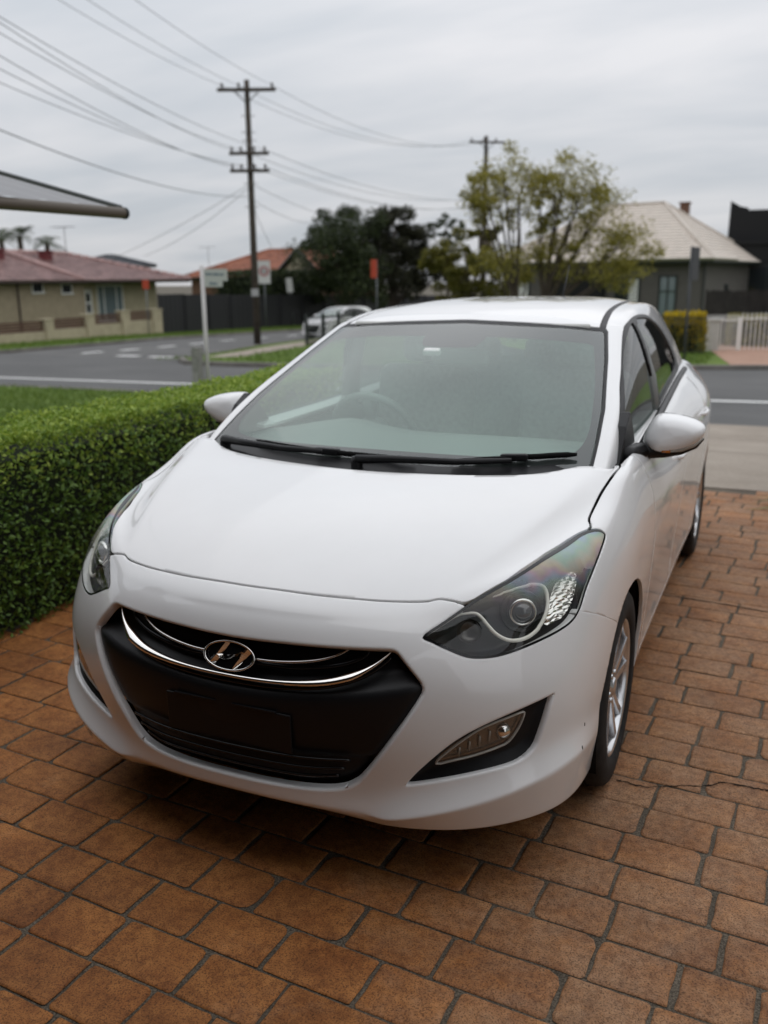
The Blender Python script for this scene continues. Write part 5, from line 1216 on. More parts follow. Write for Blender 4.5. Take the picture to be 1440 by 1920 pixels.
def house_left():
    h = empty('house', (-36, 32, -1.2), 0, 'tan single-storey house with shiny maroon tiled roof at left', 'house'); I = Matrix.Translation((36, -32, 1.2))
    class Sub: pass
    def B(name, lo, hi, m, par=None):
        b = MB(); b.box(lo, hi); return b.build(name, m, par or h, M=I if (par is None or par is h) else I)
    B('wall', (-42, 15, -1.6), (-31.95, 34.6, 1.62), TAN); B('wall', (-42, 34.6, -1.6), (-32.75, 41.5, 1.58), CREAM)
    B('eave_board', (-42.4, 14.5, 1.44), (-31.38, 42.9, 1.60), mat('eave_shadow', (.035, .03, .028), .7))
    rf = empty('roof', (0, 0, 0)); rf.parent = h; rf.matrix_parent_inverse = Matrix.Identity(4); rf.location = (36, -32, 1.2)
    E = 1.60; e0, e1 = (-31.3, 14.3, E), (-31.3, 42.95, E); r0, r1 = (-36.6, 14.3, 3.08), (-36.6, 38.6, 3.02)
    tiled_plane(rf, e0, e1, r1, r0, MAROON, .33)
    tiled_plane(rf, e1, (-42.0, 42.95, E), (-36.6, 38.6, 3.02), (-36.6, 38.55, 3.02), MAROON, .33)
    tiled_plane(rf, (-42.0, 42.95, E), (-42.0, 14.3, E), r0, r1, MAROON, .33)
    for p, q in ((r0, r1), (r1, e1)):
        n = 60 if p is r0 else 16
        for k in range(n):
            a, b = Vector(p).lerp(Vector(q), k/n), Vector(p).lerp(Vector(q), (k+.93)/n); m = MB(); m.tube([a + Vector((0, 0, .05)), b + Vector((0, 0, .06))], [.10, .115], 6); m.build('ridge_tile', CAPS, rf, True)
    a, b = Vector((-31.32, 33.9, 1.66)), Vector((-36.5, 33.9, 3.12)); m = MB(); m.tube([a, b], .11, 6); m.build('valley_cap', CAPS, rf, True)
    for y in (32.3, 35.6):
        v = MB(); v.box((-35.5, y-.24, 2.5), (-35.0, y+.24, 3.05)); v.box((-35.6, y-.3, 3.05), (-34.9, y+.3, 3.13)); v.build('roof_vent', mat('vent_red', (.13, .02, .022), .5), rf)
    inv = empty('opening_group', (0, 0, 0)); inv.parent = h; inv.location = (36, -32, 1.2); inv.name = 'facade'
    window(inv, None, 31.0, 31.75, 1.0, 1.50, -31.95, WHITE, GLASS); window(inv, None, 32.95, 33.7, .93, 1.45, -31.95, WHITE, GLASS)
    window(inv, None, 36.4, 38.5, -.6, 1.36, -32.75, WHITE, BLIND, [('v', 36.95), ('v', 37.95)], fw=.09)
    d = MB(); d.box((-32.75, 35.35, -1.2), (-32.68, 35.95, 1.12)); dr = d.build('door', WHITE, inv)
    for z in (-.6, -.05, .5): q = MB(); q.box((-32.69, 35.52, z), (-32.665, 35.78, z+.42)); q.build('door_pane', GLASS, dr)
    g = MB(); g.tube([(-31.32, 14.3, 1.55), (-31.32, 42.95, 1.55)], .06, 6); g.build('gutter', mat('gutter_brown', (.06, .04, .035), .5), inv)
    g = MB(); g.tube([(-31.9, 30.1, 1.5), (-31.9, 30.1, -1.5)], .045, 6); g.build('downpipe', mat('gutter_brown', (.06, .04, .035), .5), inv)
house_left()
def low_wall():
    t = empty('garden_wall', (-28.3, 30, -1), 0, 'low cream garden wall with pillars and brown slat panels', 'wall'); SL = mat('brown_slat', (.085, .040, .026), .7, var=.2, scale=6)
    o = Vector((28.3, -30, 1)); M = Matrix.Translation(o)
    bays = [(21.0, 27.75, -.55), (28.2, 30.3, -.50), (30.8, 32.75, -.42), (33.3, 35.1, -.36)]
    for y0, y1, z in bays:
        b = MB(); b.box((-28.42, y0, -1.5), (-28.18, y1, z)); b.build('wall', CREAM, t, M=M)
        for k in range(4): s = MB(); s.box((-28.34, y0, z+.03+k*.115), (-28.28, y1, z+.115+k*.115)); s.build('slat', SL, t, M=M)
    for y0, y1, z in [(27.75, 28.2, -.06), (30.3, 30.8, .05), (32.75, 33.3, .12), (35.1, 35.8, .12)]:
        b = MB(); b.box((-28.5, y0, -1.5), (-28.1, y1, z)); b.box((-28.54, y0-.04, z), (-28.06, y1+.04, z+.05)); b.build('pillar', CREAM, t, M=M)
low_wall()
def dark_fence():
    t = empty('metal_fence', (-28.4, 36, -1.2), 0, 'long charcoal sheet-metal fence along the side road', 'fence'); m = mat('charcoal_sheet', (.022, .022, .024), .55, spec=.4)
    P = [(-28.35, 35.9), (-28.6, 42.9), (-28.3, 51), (-26.7, 60.4), (-24.5, 68)]; tot = []
    for a, b in zip(P[:-1], P[1:]):
        n = round(math.hypot(b[0]-a[0], b[1]-a[1])/2.35)
        for k in range(n): tot.append(((a[0]+(b[0]-a[0])*k/n, a[1]+(b[1]-a[1])*k/n), (a[0]+(b[0]-a[0])*(k+1)/n, a[1]+(b[1]-a[1])*(k+1)/n)))
    o = Vector((28.4, -36, 1.2))
    for a, b in tot:
        zt_ = .86 - (a[1]-36)*.0215; zb = -1.6 - (a[1]-36)*.01; pan = MB(); vs = []; n = 12; d = Vector((b[0]-a[0], b[1]-a[1])); nn = Vector((-d.y, d.x)).normalized()
        for k in range(n+1):
            u = k/n; off = .03 if k % 2 else 0
            for z in (zb, zt_): vs.append((a[0]+d.x*u+nn.x*off, a[1]+d.y*u+nn.y*off, z))
        pan.add(vs, [(2*k, 2*k+2, 2*k+3, 2*k+1) for k in range(n)]); pan.build('sheet_panel', m, t, M=Matrix.Translation(o))
        ps = MB(); ps.box((a[0]-.04, a[1]-.03, zb), (a[0]+.06, a[1]+.03, zt_+.03)); ps.build('post', m, t, M=Matrix.Translation(o))
dark_fence()
def hip_house(name, label, x0, x1, y0, y1, zb, ze, rx0, rx1, ry, zr, wallm, roofm, course, ov=.5, group=None):
    h = empty(name, ((x0+x1)/2, (y0+y1)/2, zb), 0, label, 'house', group); f = empty('roof'); f.parent = h; f.location = (-(x0+x1)/2, -(y0+y1)/2, -zb)
    b = MB(); b.box((x0, y0, zb), (x1, y1, ze)); b.build('wall', wallm, h, M=Matrix.Translation((-(x0+x1)/2, -(y0+y1)/2, -zb)))
    a, bb, c, d = (x0-ov, y0-ov, ze), (x1+ov, y0-ov, ze), (x1+ov, y1+ov, ze), (x0-ov, y1+ov, ze); r0, r1 = (rx0, ry, zr), (rx1, ry, zr)
    s = MB(); s.box((x0-ov, y0-ov, ze-.12), (x1+ov, y1+ov, ze)); s.build('eave', DARK, f)
    tiled_plane(f, a, bb, r1, r0, roofm, course); tiled_plane(f, bb, c, r1, (rx1, ry+.01, zr), roofm, course); tiled_plane(f, c, d, r0, r1, roofm, course); tiled_plane(f, d, a, (rx0, ry+.01, zr), r0, roofm, course)
    for p, q in ((r0, r1), (r0, a), (r1, bb), (r1, c)): t = MB(); t.tube([Vector(p)+Vector((0, 0, .05)), Vector(q)+Vector((0, 0, .06))], .10, 6); t.build('ridge_cap', roofm, f, True)
    return h, f
ORANGE = mat('orange_tile', (.24, .080, .040), .7, var=.4, scale=1.5, second=(.40, .15, .085))
h2, f2 = hip_house('house', 'brick house with orange tiled roof and dark-edged gable behind the tall hedge', -42, -31.3, 58, 70, -1.6, 1.75, -38.5, -33.0, 64, 3.85, mat('brown_brick', (.14, .075, .05), .9, var=.3, scale=20), ORANGE, .34)
def gable2():
    b = MB(); b.add([(-33.3, 57.2, 2.15), (-30.6, 57.2, 2.15), (-31.95, 57.2, 3.35), (-33.3, 62, 2.15), (-30.6, 62, 2.15), (-31.95, 62, 3.35)], [(0, 1, 2), (3, 5, 4), (0, 3, 4, 1)]); b.build('gable_wall', CREAM, f2)
    tiled_plane(f2, (-33.75, 57.0, 1.95), (-33.75, 63, 1.95), (-31.95, 63, 3.62), (-31.95, 57.0, 3.62), ORANGE, .34); tiled_plane(f2, (-30.15, 63, 1.95), (-30.15, 57.0, 1.95), (-31.95, 57.0, 3.62), (-31.95, 63, 3.62), ORANGE, .34)
    for s in (-1, 1): q = MB(); q.tube([(-31.95 + s*1.85, 56.95, 1.90), (-31.95, 56.95, 3.66)], .14, 4); q.build('barge_board', DARK, f2)
gable2()
hip_house('house', 'small dark slate roof just showing between palms and maroon roof', -50.5, -47.5, 54, 60, -2, 2.7, -49.4, -48.6, 57, 3.45, TAN, mat('slate_tile', (.06, .065, .075), .7, var=.3, scale=2), .4, .4)
def house_right():
    GREY = mat('grey_weatherboard', (.105, .096, .088), .8, var=.1, scale=2); CRM = mat('cream_roof', (.56, .50, .435), .6, var=.10, scale=2.5, second=(.60, .53, .46))
    h, f = hip_house('house', 'grey weatherboard house with pale cream hipped roof at right', -15.2, -3.4, 50, 63, -1.6, 2.38, -11.0, -7.6, 56.5, 5.85, GREY, CRM, .5, .65)
    # small hip over the front room
    a, b, c = Vector((-8.0, 49.2, 2.46)), Vector((-2.7, 49.2, 2.46)), Vector((-5.4, 52.2, 4.0))
    tiled_plane(f, a, b, c, c - Vector((.02, 0, 0)), CRM, .5); tiled_plane(f, b, Vector((-2.7, 55, 2.46)), Vector((-5.4, 55.5, 4.0)), c, CRM, .5); tiled_plane(f, Vector((-8.0, 55, 2.46)), a, c, Vector((-5.4, 55.5, 4.0)), CRM, .5)
    for k in range(22):   # weatherboards on the front and side
        z = -1.4 + k*.172; b = MB(); b.add([(-15.2, 49.965, z), (-3.4, 49.965, z), (-3.4, 49.985, z+.17), (-15.2, 49.985, z+.17), (-15.2, 50, z), (-3.4, 50, z), (-3.4, 50, z+.17), (-15.2, 50, z+.17)], [(0, 1, 2, 3), (4, 7, 6, 5), (0, 4, 5, 1), (3, 2, 6, 7), (0, 3, 7, 4), (1, 5, 6, 2)]); b.build('weatherboard', GREY, f)
        b = MB(); b.add([(-3.365, 50, z), (-3.365, 63, z), (-3.385, 63, z+.17), (-3.385, 50, z+.17), (-3.4, 50, z), (-3.4, 63, z), (-3.4, 63, z+.17), (-3.4, 50, z+.17)], [(3, 2, 1, 0), (4, 5, 6, 7), (0, 1, 5, 4), (2, 3, 7, 6), (0, 4, 7, 3), (1, 2, 6, 5)]); b.build('weatherboard', GREY, f)
    window(f, None, -5.72, -4.72, -.6, 1.62, 49.96, DARK, BLIND, [('v', -5.22), ('h', .75)], 'y', -1, .09)
    window(f, None, -8.2, -6.75, -.3, 1.5, 49.96, DARK, GLASS, [('v', -7.5)], 'y', -1, .09)
    for k in range(10): b = MB(); b.box((-7.36, 49.88, -.2+k*.165), (-6.85, 49.91, -.07+k*.165)); b.build('shutter_slat', WHITE, f)
    b = MB(); b.box((-12.0, 49.55, -1.5), (-8.75, 49.95, 1.78)); b.build('porch_shade_box', mat('porch_shade', (.008, .008, .008), .9), f)  # black box on the wall stands in for the shade inside the porch
    window(f, None, -14.3, -13.4, -.3, 1.4, 49.96, DARK, GLASS, (), 'y', -1, .09); 
    for k in range(9): b = MB(); b.box((-14.2, 49.88, -.2+k*.165), (-13.5, 49.91, -.07+k*.165)); b.build('shutter_slat', WHITE, f)
    b = MB(); b.box((-7.1, 58, 4.8), (-6.6, 58.5, 5.9)); b.box((-7.16, 57.94, 5.9), (-6.54, 58.56, 6.0)); b.build('chimney', mat('brown_brick', (.14, .075, .05), .9), f)
    window(f, None, 55.0, 55.7, .2, 1.1, -3.36, DARK, GLASS, (), 'x', 1); h.rotation_euler = (0, 0, rad(-9)); h.location = h.location + Vector((1.2, .94, 0))
    b = MB(); b.tube([(-3.3, 49.95, 2.3), (-3.3, 49.95, -1.5)], .05, 6); b.build('downpipe', DARK, f)
house_right()
def house_black():
    h = empty('house', (1, 66, -1.8), 0, 'black modern house with raked parapet at right edge', 'house'); BK = mat('black_cladding', (.012, .012, .013), .6, spec=.3); I = Matrix.Translation((-1, -66, 1.8))
    b = MB(); b.prism([(-3.0, 3.2), (-2.95, 6.2), (-2.35, 5.85), (-1.9, 5.75), (-1.85, 5.62), (6, 5.62), (6, -1.8), (-3.0, -1.8)], 62, 72, 'y'); b.build('wall', BK, h, M=I)
    b = MB(); b.box((-3.9, 61.4, -1.8), (6, 62, 3.5)); b.box((-4.1, 61.2, 3.5), (6, 62, 3.7)); b.build('lower_block', BK, h, M=I)
    window(h, None, -2.2, 1.4, .4, 2.2, 61.4, DARK, GLASS, [('v', -.4)], 'y', -1) 
    for o in list(h.children)[-1:]: o.location = (-1, -66, 1.8)
house_black()
def antenna(x, y, z0, z1, label):
    t = empty('tv_antenna', (x, y, z0), 0, label, 'antenna'); m = mat('antenna_metal', (.25, .25, .26), .5, metal=.6)
    b = MB(); b.tube([(0, 0, 0), (0, 0, z1-z0)], .022, 6); b.build('mast', m, t); b = MB(); b.tube([(-.75, 0, z1-z0), (.65, .1, z1-z0)], .016, 5)
    for k in range(8): xx = -.7 + k*.18; b.tube([(xx, -.35+.02*k, z1-z0), (xx, .35-.02*k, z1-z0)], .010, 4)
    b.build('boom', m, t)
antenna(-34.6, 36.45, 2.9, 4.35, 'television antenna on the maroon-tiled roof'); antenna(.35, 60.5, 1.2, 4.55, 'television antenna on a tall mast before the black house'); antenna(-42, 60.5, 1.5, 4.1, 'small television antenna beside the orange roof')

# ---------------------------------------------------------------- fences, gate and signs at right
def right_front():
    WM = mat('white_metal', (.78, .77, .74), .5)
    t = empty('picket_gate', (-1.0, 31.5, -1.2), 0, 'white picket gate and rendered pier across the pink driveway', 'gate'); I = Matrix.Translation((1.0, -31.5, 1.2))
    b = MB(); b.box((-1.36, 31.25, -1.6), (-.98, 31.6, .06)); b.box((-1.40, 31.2, .06), (-.94, 31.64, .12)); b.build('pier', mat('white_render', (.55, .54, .51), .8, var=.1), t, M=I)
    def run(x0, y0, x1, y1, n, zb, ztop):
        for k in range(n+1):
            u = k/n; x, y = x0+(x1-x0)*u, y0+(y1-y0)*u; b = MB(); b.box((x-.022, y-.012, zb), (x+.022, y+.012, ztop)); b.add([(x-.022, y, ztop), (x+.022, y, ztop), (x, y, ztop+.06)], [(0, 1, 2)]); b.build('picket', WM, t, M=I)
        for z in (zb+.12, ztop-.16): b = MB(); b.tube([(x0, y0, z), (x1, y1, z)], .022, 4); b.build('rail', WM, t, M=I)
    run(-1.38, 31.2, -.45, 32.0, 8, -1.22, .22); run(-.30, 32.05, 2.2, 34.0, 17, -1.22, .26)
    b = MB(); b.box((-.42, 31.95, -1.5), (-.32, 32.05, .16)); b.build('post', WM, t, M=I)
    # black picket fence before the yellow hedge
    t = empty('picket_fence', (-2.2, 29.5, -1.1), 0, 'thin black picket fence in front of the yellow hedge', 'fence'); I = Matrix.Translation((2.2, -29.5, 1.1))
    for k in range(15): x = -2.9 + k*.115; b = MB(); b.box((x-.008, 29.45+.0*k, -1.2), (x+.008, 29.466, .28)); b.build('picket', DARK, t, M=I)
    for z in (-.9, .2): b = MB(); b.box((-2.95, 29.44, z), (-1.25, 29.475, z+.03)); b.build('rail', DARK, t, M=I)
    t = empty('paling_fence', (0, 36.4, -1.2), 0, 'dark weathered timber paling fence beside the grey house', 'fence'); I = Matrix.Translation((0, -36.4, 1.2)); TM = mat('dark_timber', (.022, .019, .017), .9, var=.5, scale=3); rnd = random.Random(2)
    for k in range(44): x = -1.95 + k*.1; z = 1.0 + rnd.uniform(-.04, .04); b = MB(); b.box((x, 36.4+rnd.uniform(-.006, .006), -1.5), (x+.092, 36.42, z)); b.build('paling', TM, t, M=I)
    def post(name, label, x, y, zb, zt_, m, r=.03, cat='sign', lean=0):
        t = empty(name, (x, y, zb), 0, label, cat); t.rotation_euler = (0, lean, 0); b = MB(); b.tube([(0, 0, -.4), (0, 0, zt_-zb)], r, 8); b.build('post', m, t, True); return t
    PM = mat('galvanised_post', (.17, .18, .185), .55, metal=.4); RED = mat('red_sign', (.42, .055, .022), .5); SW = mat('sign_white', (.56, .56, .54), .5)
    def plate(t, x0, x1, z0, z1, m, d=-.04, rz=0):
        b = MB(); b.box((x0, d-.006, z0), (x1, d+.006, z1)); return b.build('plate', m, t, M=Matrix.Rotation(rz, 4, 'Z'))
    t = post('sign_post', 'dark sign post with its plate edge-on, at the right-hand kerb', -1.53, 25.6, -1.0, 2.39, mat('dark_post', (.05, .053, .056), .6), .04); plate(t, -.05, .40, 2.45, 3.38, mat('dark_post', (.05, .053, .056), .6), -.05, rad(70))
    t = post('small_sign', 'small red sign on a thin post before the garden wall', -28.05, 34.6, -1.05, 1.62, PM, .03); plate(t, -.16, .16, 2.2, 2.65, RED, -.04, rad(28))
    t = post('speed_sign', 'white speed sign with a red ring beside the power pole', -27.95, 45.7, -1.3, 2.6, PM, .035); pl = plate(t, -.37, .37, 2.62, 3.95, SW, -.05, rad(24))
    b = MB(); b.lathe([(.19, -.066), (.30, -.066), (.30, -.060), (.19, -.060)], 28, 'y', (0, 0, 3.34), True); b.build('ring', mat('faded_red', (.36, .12, .12), .6), pl, M=Matrix.Rotation(rad(24), 4, 'Z'))
    for k in range(2): b = MB(); b.lathe([(.035, -.064), (.065, -.064), (.065, -.060), (.035, -.060)], 14, 'y', (-.075 + .15*k, 0, 0), True); b.build('numeral', mat('sign_black', (.10, .11, .12), .6), pl, M=Matrix.Rotation(rad(24), 4, 'Z') @ Matrix.Translation((0, 0, 3.34)) @ Matrix.Diagonal((1, 1, 1.7, 1)))
    t = post('parking_sign', 'small white sign on a leaning grey post', -28.3, 49.8, -1.4, 1.62, PM, .035, lean=rad(-6)); plate(t, -.20, .20, 2.15, 3.05, SW, -.05, rad(40))
    t = post('red_sign', 'red sign on a grey post in front of the dark trees', -21.35, 47.5, -1.4, 2.66, PM, .04); plate(t, -.34, .02, 3.0, 4.05, RED, -.05, rad(24))
    # near street-name sign with timber stub
    GP = mat('white_post', (.52, .50, .49), .5)
    t = post('street_sign', 'white street-name sign on a slim white post beyond the hedge', -7.77, 10.27, -.5, 1.80, GP, .034)
    b = MB(); b.box((.03, -.012, 2.05), (.415, .012, 2.245)); b.box((.03, -.0125, 1.955), (.33, .0125, 2.05)); pl = b.build('blade', mat('sign_pale', (.46, .48, .46), .5), t, M=Matrix.Rotation(rad(24), 4, 'Z'))
    rn = random.Random(3)
    for x0, x1, z in ((.06, .15, 2.165), (.18, .275, 2.160), (.30, .35, 2.155), (.12, .24, 2.01)):
        x = x0
        while x < x1: w = rn.uniform(.008, .014); b = MB(); b.box((x, -.0145, z-.022), (x+w, -.0130, z+rn.uniform(.010, .028))); b.build('lettering', mat('sign_blue', (.05, .11, .17), .6), pl, M=Matrix.Rotation(rad(24), 4, 'Z')); x += w + .007
    t = empty('timber_stub', (-7.88, 10.15, -.5), 0, 'weathered grey timber stub post at the foot of the street sign', 'post'); b = MB(); b.prism([(-.075, -.07), (.075, -.07), (.075, .07), (-.075, .07)], -.3, .98); o = b.build('post', mat('grey_timber', (.24, .235, .22), .9, var=.3, scale=14, bump=.5, bscale=30), t); bevel(o, .012)
    b = MB(); b.box((-.05, -.076, .15), (.05, -.0705, .55)); b.build('reflector_plate', mat('faded_plate', (.3, .29, .28), .6), t)
    # black pool-type fence by the parked car
    t = empty('picket_fence', (-16.05, 31, -1.0), 0, 'black upright-bar fence in front of the parked white car', 'fence'); I = Matrix.Translation((16.05, -31, 1.0))
    for k in range(40): y = 29.0 + k*.12; b = MB(); b.box((-16.06, y, -1.05), (-16.04, y+.016, .12)); b.build('bar', DARK, t, M=I)
    for y in (29.0, 30.4, 31.8, 33.3): b = MB(); b.box((-16.10, y-.05, -1.3), (-16.0, y+.05, .24)); b.build('post', DARK, t, M=I)
    for z in (-.9, .06): b = MB(); b.box((-16.07, 29, z), (-16.03, 33.7, z+.04)); b.build('rail', DARK, t, M=I)
right_front()

# ---------------------------------------------------------------- power poles and wires
TIMBER = mat('pole_timber', (.060, .048, .038), .9, var=.35, scale=5, bump=.4, bscale=25); CER = mat('insulator', (.05, .035, .03), .3)
def power_pole(label, x, y, zb, ztop, arms, yaw, r=.15):
    t = empty('power_pole', (x, y, zb), yaw, label, 'power pole', 'timber power poles'); h = ztop - zb
    b = MB(); b.tube([(0, 0, -.5), (0, 0, h*.5), (0, 0, h)], [r*1.15, r*.95, r*.75], 10); b.build('pole', TIMBER, t, True)
    for z, half, ins in arms:
        b = MB(); b.box((-half, -r-.10, z-zb-.06), (half, -r+.02, z-zb+.06)); a = b.build('cross_arm', TIMBER, t)
        for u in ins: b = MB(); b.lathe([(0, .20), (.045, .18), (.06, .12), (.03, .09), (.055, .05), (.02, .0)], 8, 'z', (u, -r-.04, z-zb+.06)); b.build('insulator', CER, a, True)
        if half > .9:
            for s in (-1, 1): b = MB(); b.tube([(s*half*.42, -r-.04, z-zb-.06), (0, -r-.04, z-zb-.50)], .022, 5); b.build('brace', DARK, t)
    return t
def poles():
    p = power_pole('tall timber power pole with three cross-arms by the side road', -19.05, 30.2, -1.05, 9.1, [(8.72, 1.14, (-.95, -.3, 1.0)), (6.40, .78, (-.68, -.32, .2, .62)), (5.75, .78, (-.68, -.32, .2, .62))], YAW, .135)
    for z in (7.8, 7.2, 6.9, 5.3, 4.4): b = MB(); b.tube([(-.28, 0, z+1.05), (.28, 0, z+1.05)], .012, 4); b.build('step', DARK, p)
    b = MB(); b.box((-.30, -.16, 2.55), (.0, -.12, 2.85)); b.build('pole_tag', mat('tag_metal', (.4, .4, .4), .5, metal=.5), p, M=Matrix.Translation((.15, -.02, -.6)))
    q = power_pole('more distant power pole with transformer, behind the yellow-green tree', -17.7, 56.7, -1.6, 10.35, [(9.95, 1.15, (-1.0, -.2, .6)), (7.9, .6, (-.5, .4)), (6.42, 1.1, (-1.0, -.5, .5, 1.0)), (5.98, 1.05, (-.8, -.4))], YAW + .15, .17)
    b = MB(); b.lathe([(0, 0), (.42, .02), (.45, .1), (.45, .85), (.40, .95), (0, 1.0)], 14, 'z', (-.1, -.62, 4.9)); b.build('transformer', mat('transformer_grey', (.10, .08, .06), .6), q, True)
    W = mat('wire_grey', (.26, .27, .28), .6); rt = Vector((math.cos(YAW), math.sin(YAW), 0)); c1 = Vector((-19.05, 30.2, 0)); c2 = Vector((-17.7, 56.7, 0))
    def wire(a, b, sag, r=.011, label=None, group='power lines to the left'):
        r *= .75; P = [Vector(a).lerp(Vector(b), k/24) - Vector((0, 0, sag*4*(k/24)*(1-k/24))) for k in range(25)]
        o = Vector(a); m = MB(); m.tube([p - o for p in P], r, 5); w = m.build('power_line', W, None, True); w.location = o; tag(w, label, 'power line', group)
    def arm(u, z, c=c1): return c + rt*u - Vector((0, 0, 0)) + Vector((0, 0, z))
    # towards the near left: pass over the front gardens
    side = ('leftmost', 'middle', 'rightmost')
    for k, (u, z, e) in enumerate(((-.95, 8.9, (-16.16, 17.95, 8.55)), (-.3, 8.9, (-15.54, 18.24, 8.55)), (1.0, 8.9, (-14.49, 18.74, 8.55)))):
        a = arm(u, z); d = Vector(e) - a; wire(a, a + d*2.9 + Vector((0, 0, .9)), .75, .012, side[k] + ' of three power lines leaving the tall pole top towards upper left')
    for k, (u, z, e) in enumerate(((-.68, 6.55, (-11.79, 10.49, 6.15)), (-.32, 6.55, (-12.3, 10.97, 6.15)), (.62, 6.55, (-12.0, 11.3, 6.2)), (-.68, 5.9, (-11.41, 10.03, 5.5)), (-.32, 5.9, (-12.17, 10.76, 5.5)), (.2, 5.9, (-13.06, 11.62, 5.5)))):
        a = arm(u, z); d = Vector(e) - a; wire(a, a + d*1.55 + Vector((0, 0, .4)), .55, .012, side[k % 3] + ' power line from the ' + ('middle' if k < 3 else 'lowest') + ' cross-arm of the tall pole towards the left')
    wire(arm(-.1, 4.8), arm(-.1, 4.8) + (Vector((-12.26, 10.72, 4.9)) - arm(-.1, 4.8))*1.5, .75, .018, 'thicker cable sagging from the tall pole across the left sky', 'cable to the left')
    for k, (u, z, u2, z2) in enumerate(((-.95, 8.9, -1.0, 10.1), (-.3, 8.9, -.2, 10.1), (1.0, 8.9, .6, 10.1))): wire(arm(u, z), arm(u2, z2, c2), 1.1, .014, side[k] + ' of the highest power lines between the two timber poles', 'power lines between the poles')
    for k, (u, z, u2, z2) in enumerate(((-.32, 6.55, -1.0, 6.55), (.62, 6.55, .5, 6.55), (.2, 5.9, -.8, 6.1), (.62, 5.9, -.4, 6.1))): wire(arm(u, z), arm(u2, z2, c2), .75, .016, ('left-hand', 'right-hand')[k % 2] + ' line between the two poles at ' + ('middle' if k < 2 else 'lowest') + ' cross-arm height', 'power lines between the poles')
    for e, z, s, l in (((-29.0, 33.4, 2.6), 5.3, .15, 'service wire dropping from the tall pole to the maroon-roofed house'), ((-31.07, 38.48, 2.84), 5.2, .3, 'lower service wire slanting to the maroon-roofed house'), ((-24.16, 51.67, 5.1), 5.3, .35, 'service wire from the tall pole into the dark tree'), ((-26.02, 50.85, 5.0), 4.7, .4, 'lowest cable from the tall pole towards the dark tree'), ((-33, 56.5, 3.0), 4.6, .4, 'service wire from the tall pole to the orange-roofed house')):
        wire(arm(0, z), e, s, .016, l, 'service wires')
poles()

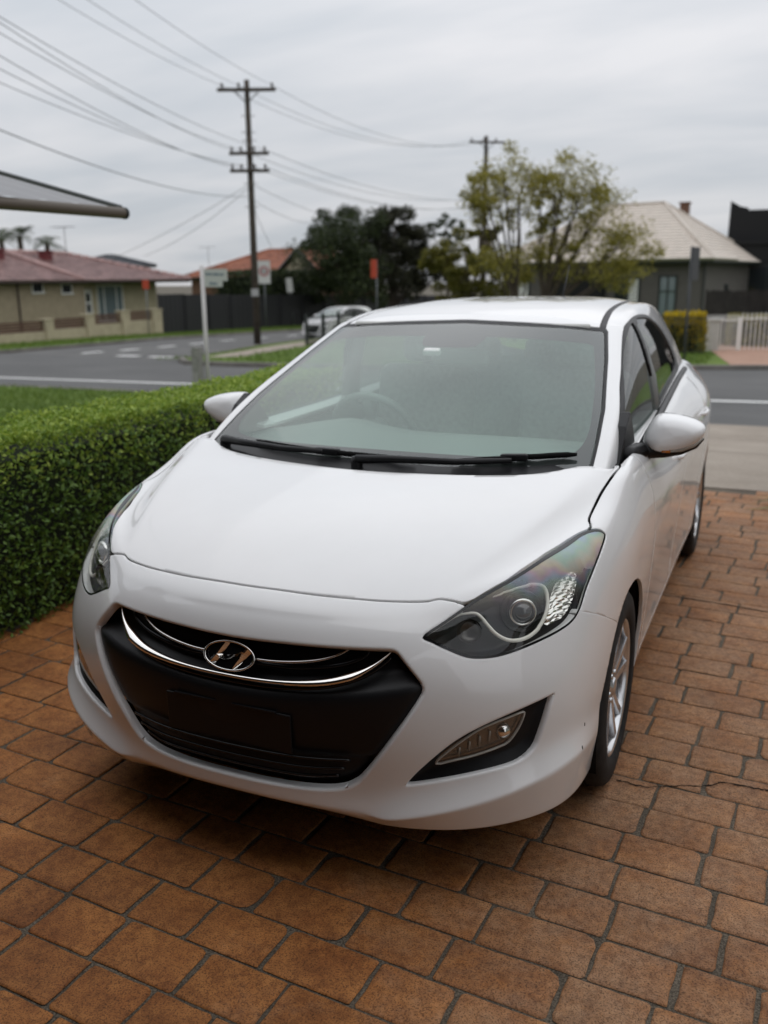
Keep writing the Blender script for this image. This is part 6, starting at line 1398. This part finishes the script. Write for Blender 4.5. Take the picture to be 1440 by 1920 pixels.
# ---------------------------------------------------------------- second car, patio roof and the houses around the driveway
def others():
    c = copy_tree(CAR, None, (-19.2, 36.4, zt(36.4) - .04), rad(-14)); tag(c, 'white car parked in the side road behind the black fence', 'car')
    # roof of the patio at left: brown gutter pipe, corrugated sheet rising away from it
    t = empty('patio_roof', (-3.4, 0, 0), 0, 'grey patio roof with brown gutter pipe at upper left', 'patio roof'); BR = mat('brown_metal', (.085, .066, .046), .5); GS = mat('grey_sheet', (.20, .20, .205), .5)
    b = MB(); b.tube([(.05, 2.95, 2.055), (-.35, -3.9, 2.055)], .040, 14); b.build('gutter_pipe', BR, t, True)
    b = MB(); b.lathe([(0, -.004), (.043, -.002), (.043, .02)], 14, 'y', (.05, 2.955, 2.055)); b.build('end_cap', DARK, t, True)
    b = MB(); vs = []; n = 46
    for k in range(n+1):
        y = 2.93 - k*6.8/n; off = .014*(k % 2)
        for x, z in ((.03, 2.085), (-1.8, 2.56), (-3.6, 3.03)): vs.append((x - .03*k/n*4, y, z + off))
    b.add(vs, [(3*k+j, 3*k+j+1, 3*k+j+4, 3*k+j+3) for k in range(n) for j in range(2)]); b.build('roof_sheet', GS, t)
    b = MB(); b.tube([(.04, 2.95, 2.095), (-1.8, 2.95, 2.575), (-3.6, 2.95, 3.045)], .016, 4); b.build('edge_trim', DARK, t)
    b = MB(); b.tube([(-.02, 1.85, 2.10), (-3.5, 1.75, 2.98)], .012, 6); b.build('rafter', mat('white_rafter', (.5, .48, .45), .6), t)
    for y in (.6, -3.4): b = MB(); b.box((-.32, y, 0), (-.24, y+.08, 2.03)); b.build('post', BR, t)
    # own house behind the camera, unseen: eave and side wall shaped to shade the nose
    h = empty('house', (.5, -8, 0), 0, 'unseen own house behind the viewpoint, eave and side wall added to shade the near paving', 'house'); BK = mat('own_brick', (.10, .055, .04), .9, var=.25, scale=14); I = Matrix.Translation((-.5, 8, 0))
    b = MB(); b.box((-8, -12, 0), (-2.6, -3.9, 2.7)); b.box((-2.75, -3.9, 0), (-2.6, -1.0, 2.35)); b.box((2.9, -12, 0), (3.6, -3.4, 2.7)); b.box((-2.6, -12, 2.3), (2.9, -4.2, 2.7)); b.build('wall', BK, h, M=I)  # thin forward wall on the left is added to hold back skylight
    b = MB(); b.box((-2.6, -4.9, 0), (2.9, -4.8, 2.3)); b.build('garage_door', mat('garage_door', (.04, .034, .03), .6), h, M=I)
    b = MB(); b.prism([(-12.5, 2.6), (-1.85, 2.44), (-1.85, 2.62), (-7.5, 4.5), (-12.5, 2.9)], -8.6, 2.3, 'x'); b.build('roof', mat('own_tile', (.07, .04, .034), .7), h, M=I)  # eave reach set by the shade wanted on nose and paving
    # neighbour to the right, mirrored in the side windows
    h = empty('house', (7.5, 4, 0), 0, 'neighbouring white house with red tiled roof, mirrored in the car side', 'house'); WB = mat('white_weatherboard', (.42, .43, .42), .7, var=.06, scale=3); I = Matrix.Translation((-7.5, -4, 0))
    b = MB(); b.box((5.0, -2.5, 0), (10, 9.5, 2.75)); b.build('wall', WB, h, M=I)
    f = empty('roof'); f.parent = h; f.location = (-7.5, -4, 0); RT = mat('red_tile', (.28, .07, .035), .75, var=.35, scale=2)
    tiled_plane(f, (4.4, -3.2, 2.7), (4.4, 10.2, 2.7), (8.3, 10.2, 4.9), (8.3, -3.2, 4.9), RT, .33)
    e = empty('facade'); e.parent = h; e.location = (-7.5, -4, 0)
    window(e, None, 1.0, 2.6, .9, 2.1, 5.0, WHITE, GLASS, [('v', 1.8)], 'x', -1); window(e, None, 5.2, 6.6, .9, 2.1, 5.0, WHITE, GLASS, [('v', 5.9)], 'x', -1)
    b = MB(); b.box((4.35, -3.2, 2.58), (4.45, 10.2, 2.70)); b.build('gutter', WHITE, e)
    dk = leaf_mat('dark_leaf', (.014, .022, .008), (.055, .078, .018), .6, .15)
    hedge_block('garden_shrub', 'dark rounded shrub by the white house, mirrored in the car side', (3.6, 2.6, 0), (4.6, 4.0, 1.15), 1500, .10, dk, mat('hedge_inside', (.012, .018, .008), .95), 33, .2, cat='shrub')
    sheet('side_garden', [(3.6, -3.4), (14, -3.4), (14, 4.7), (6, 4.7), (3.6, 4.6)], .03, GM['grass'], .15)
others()
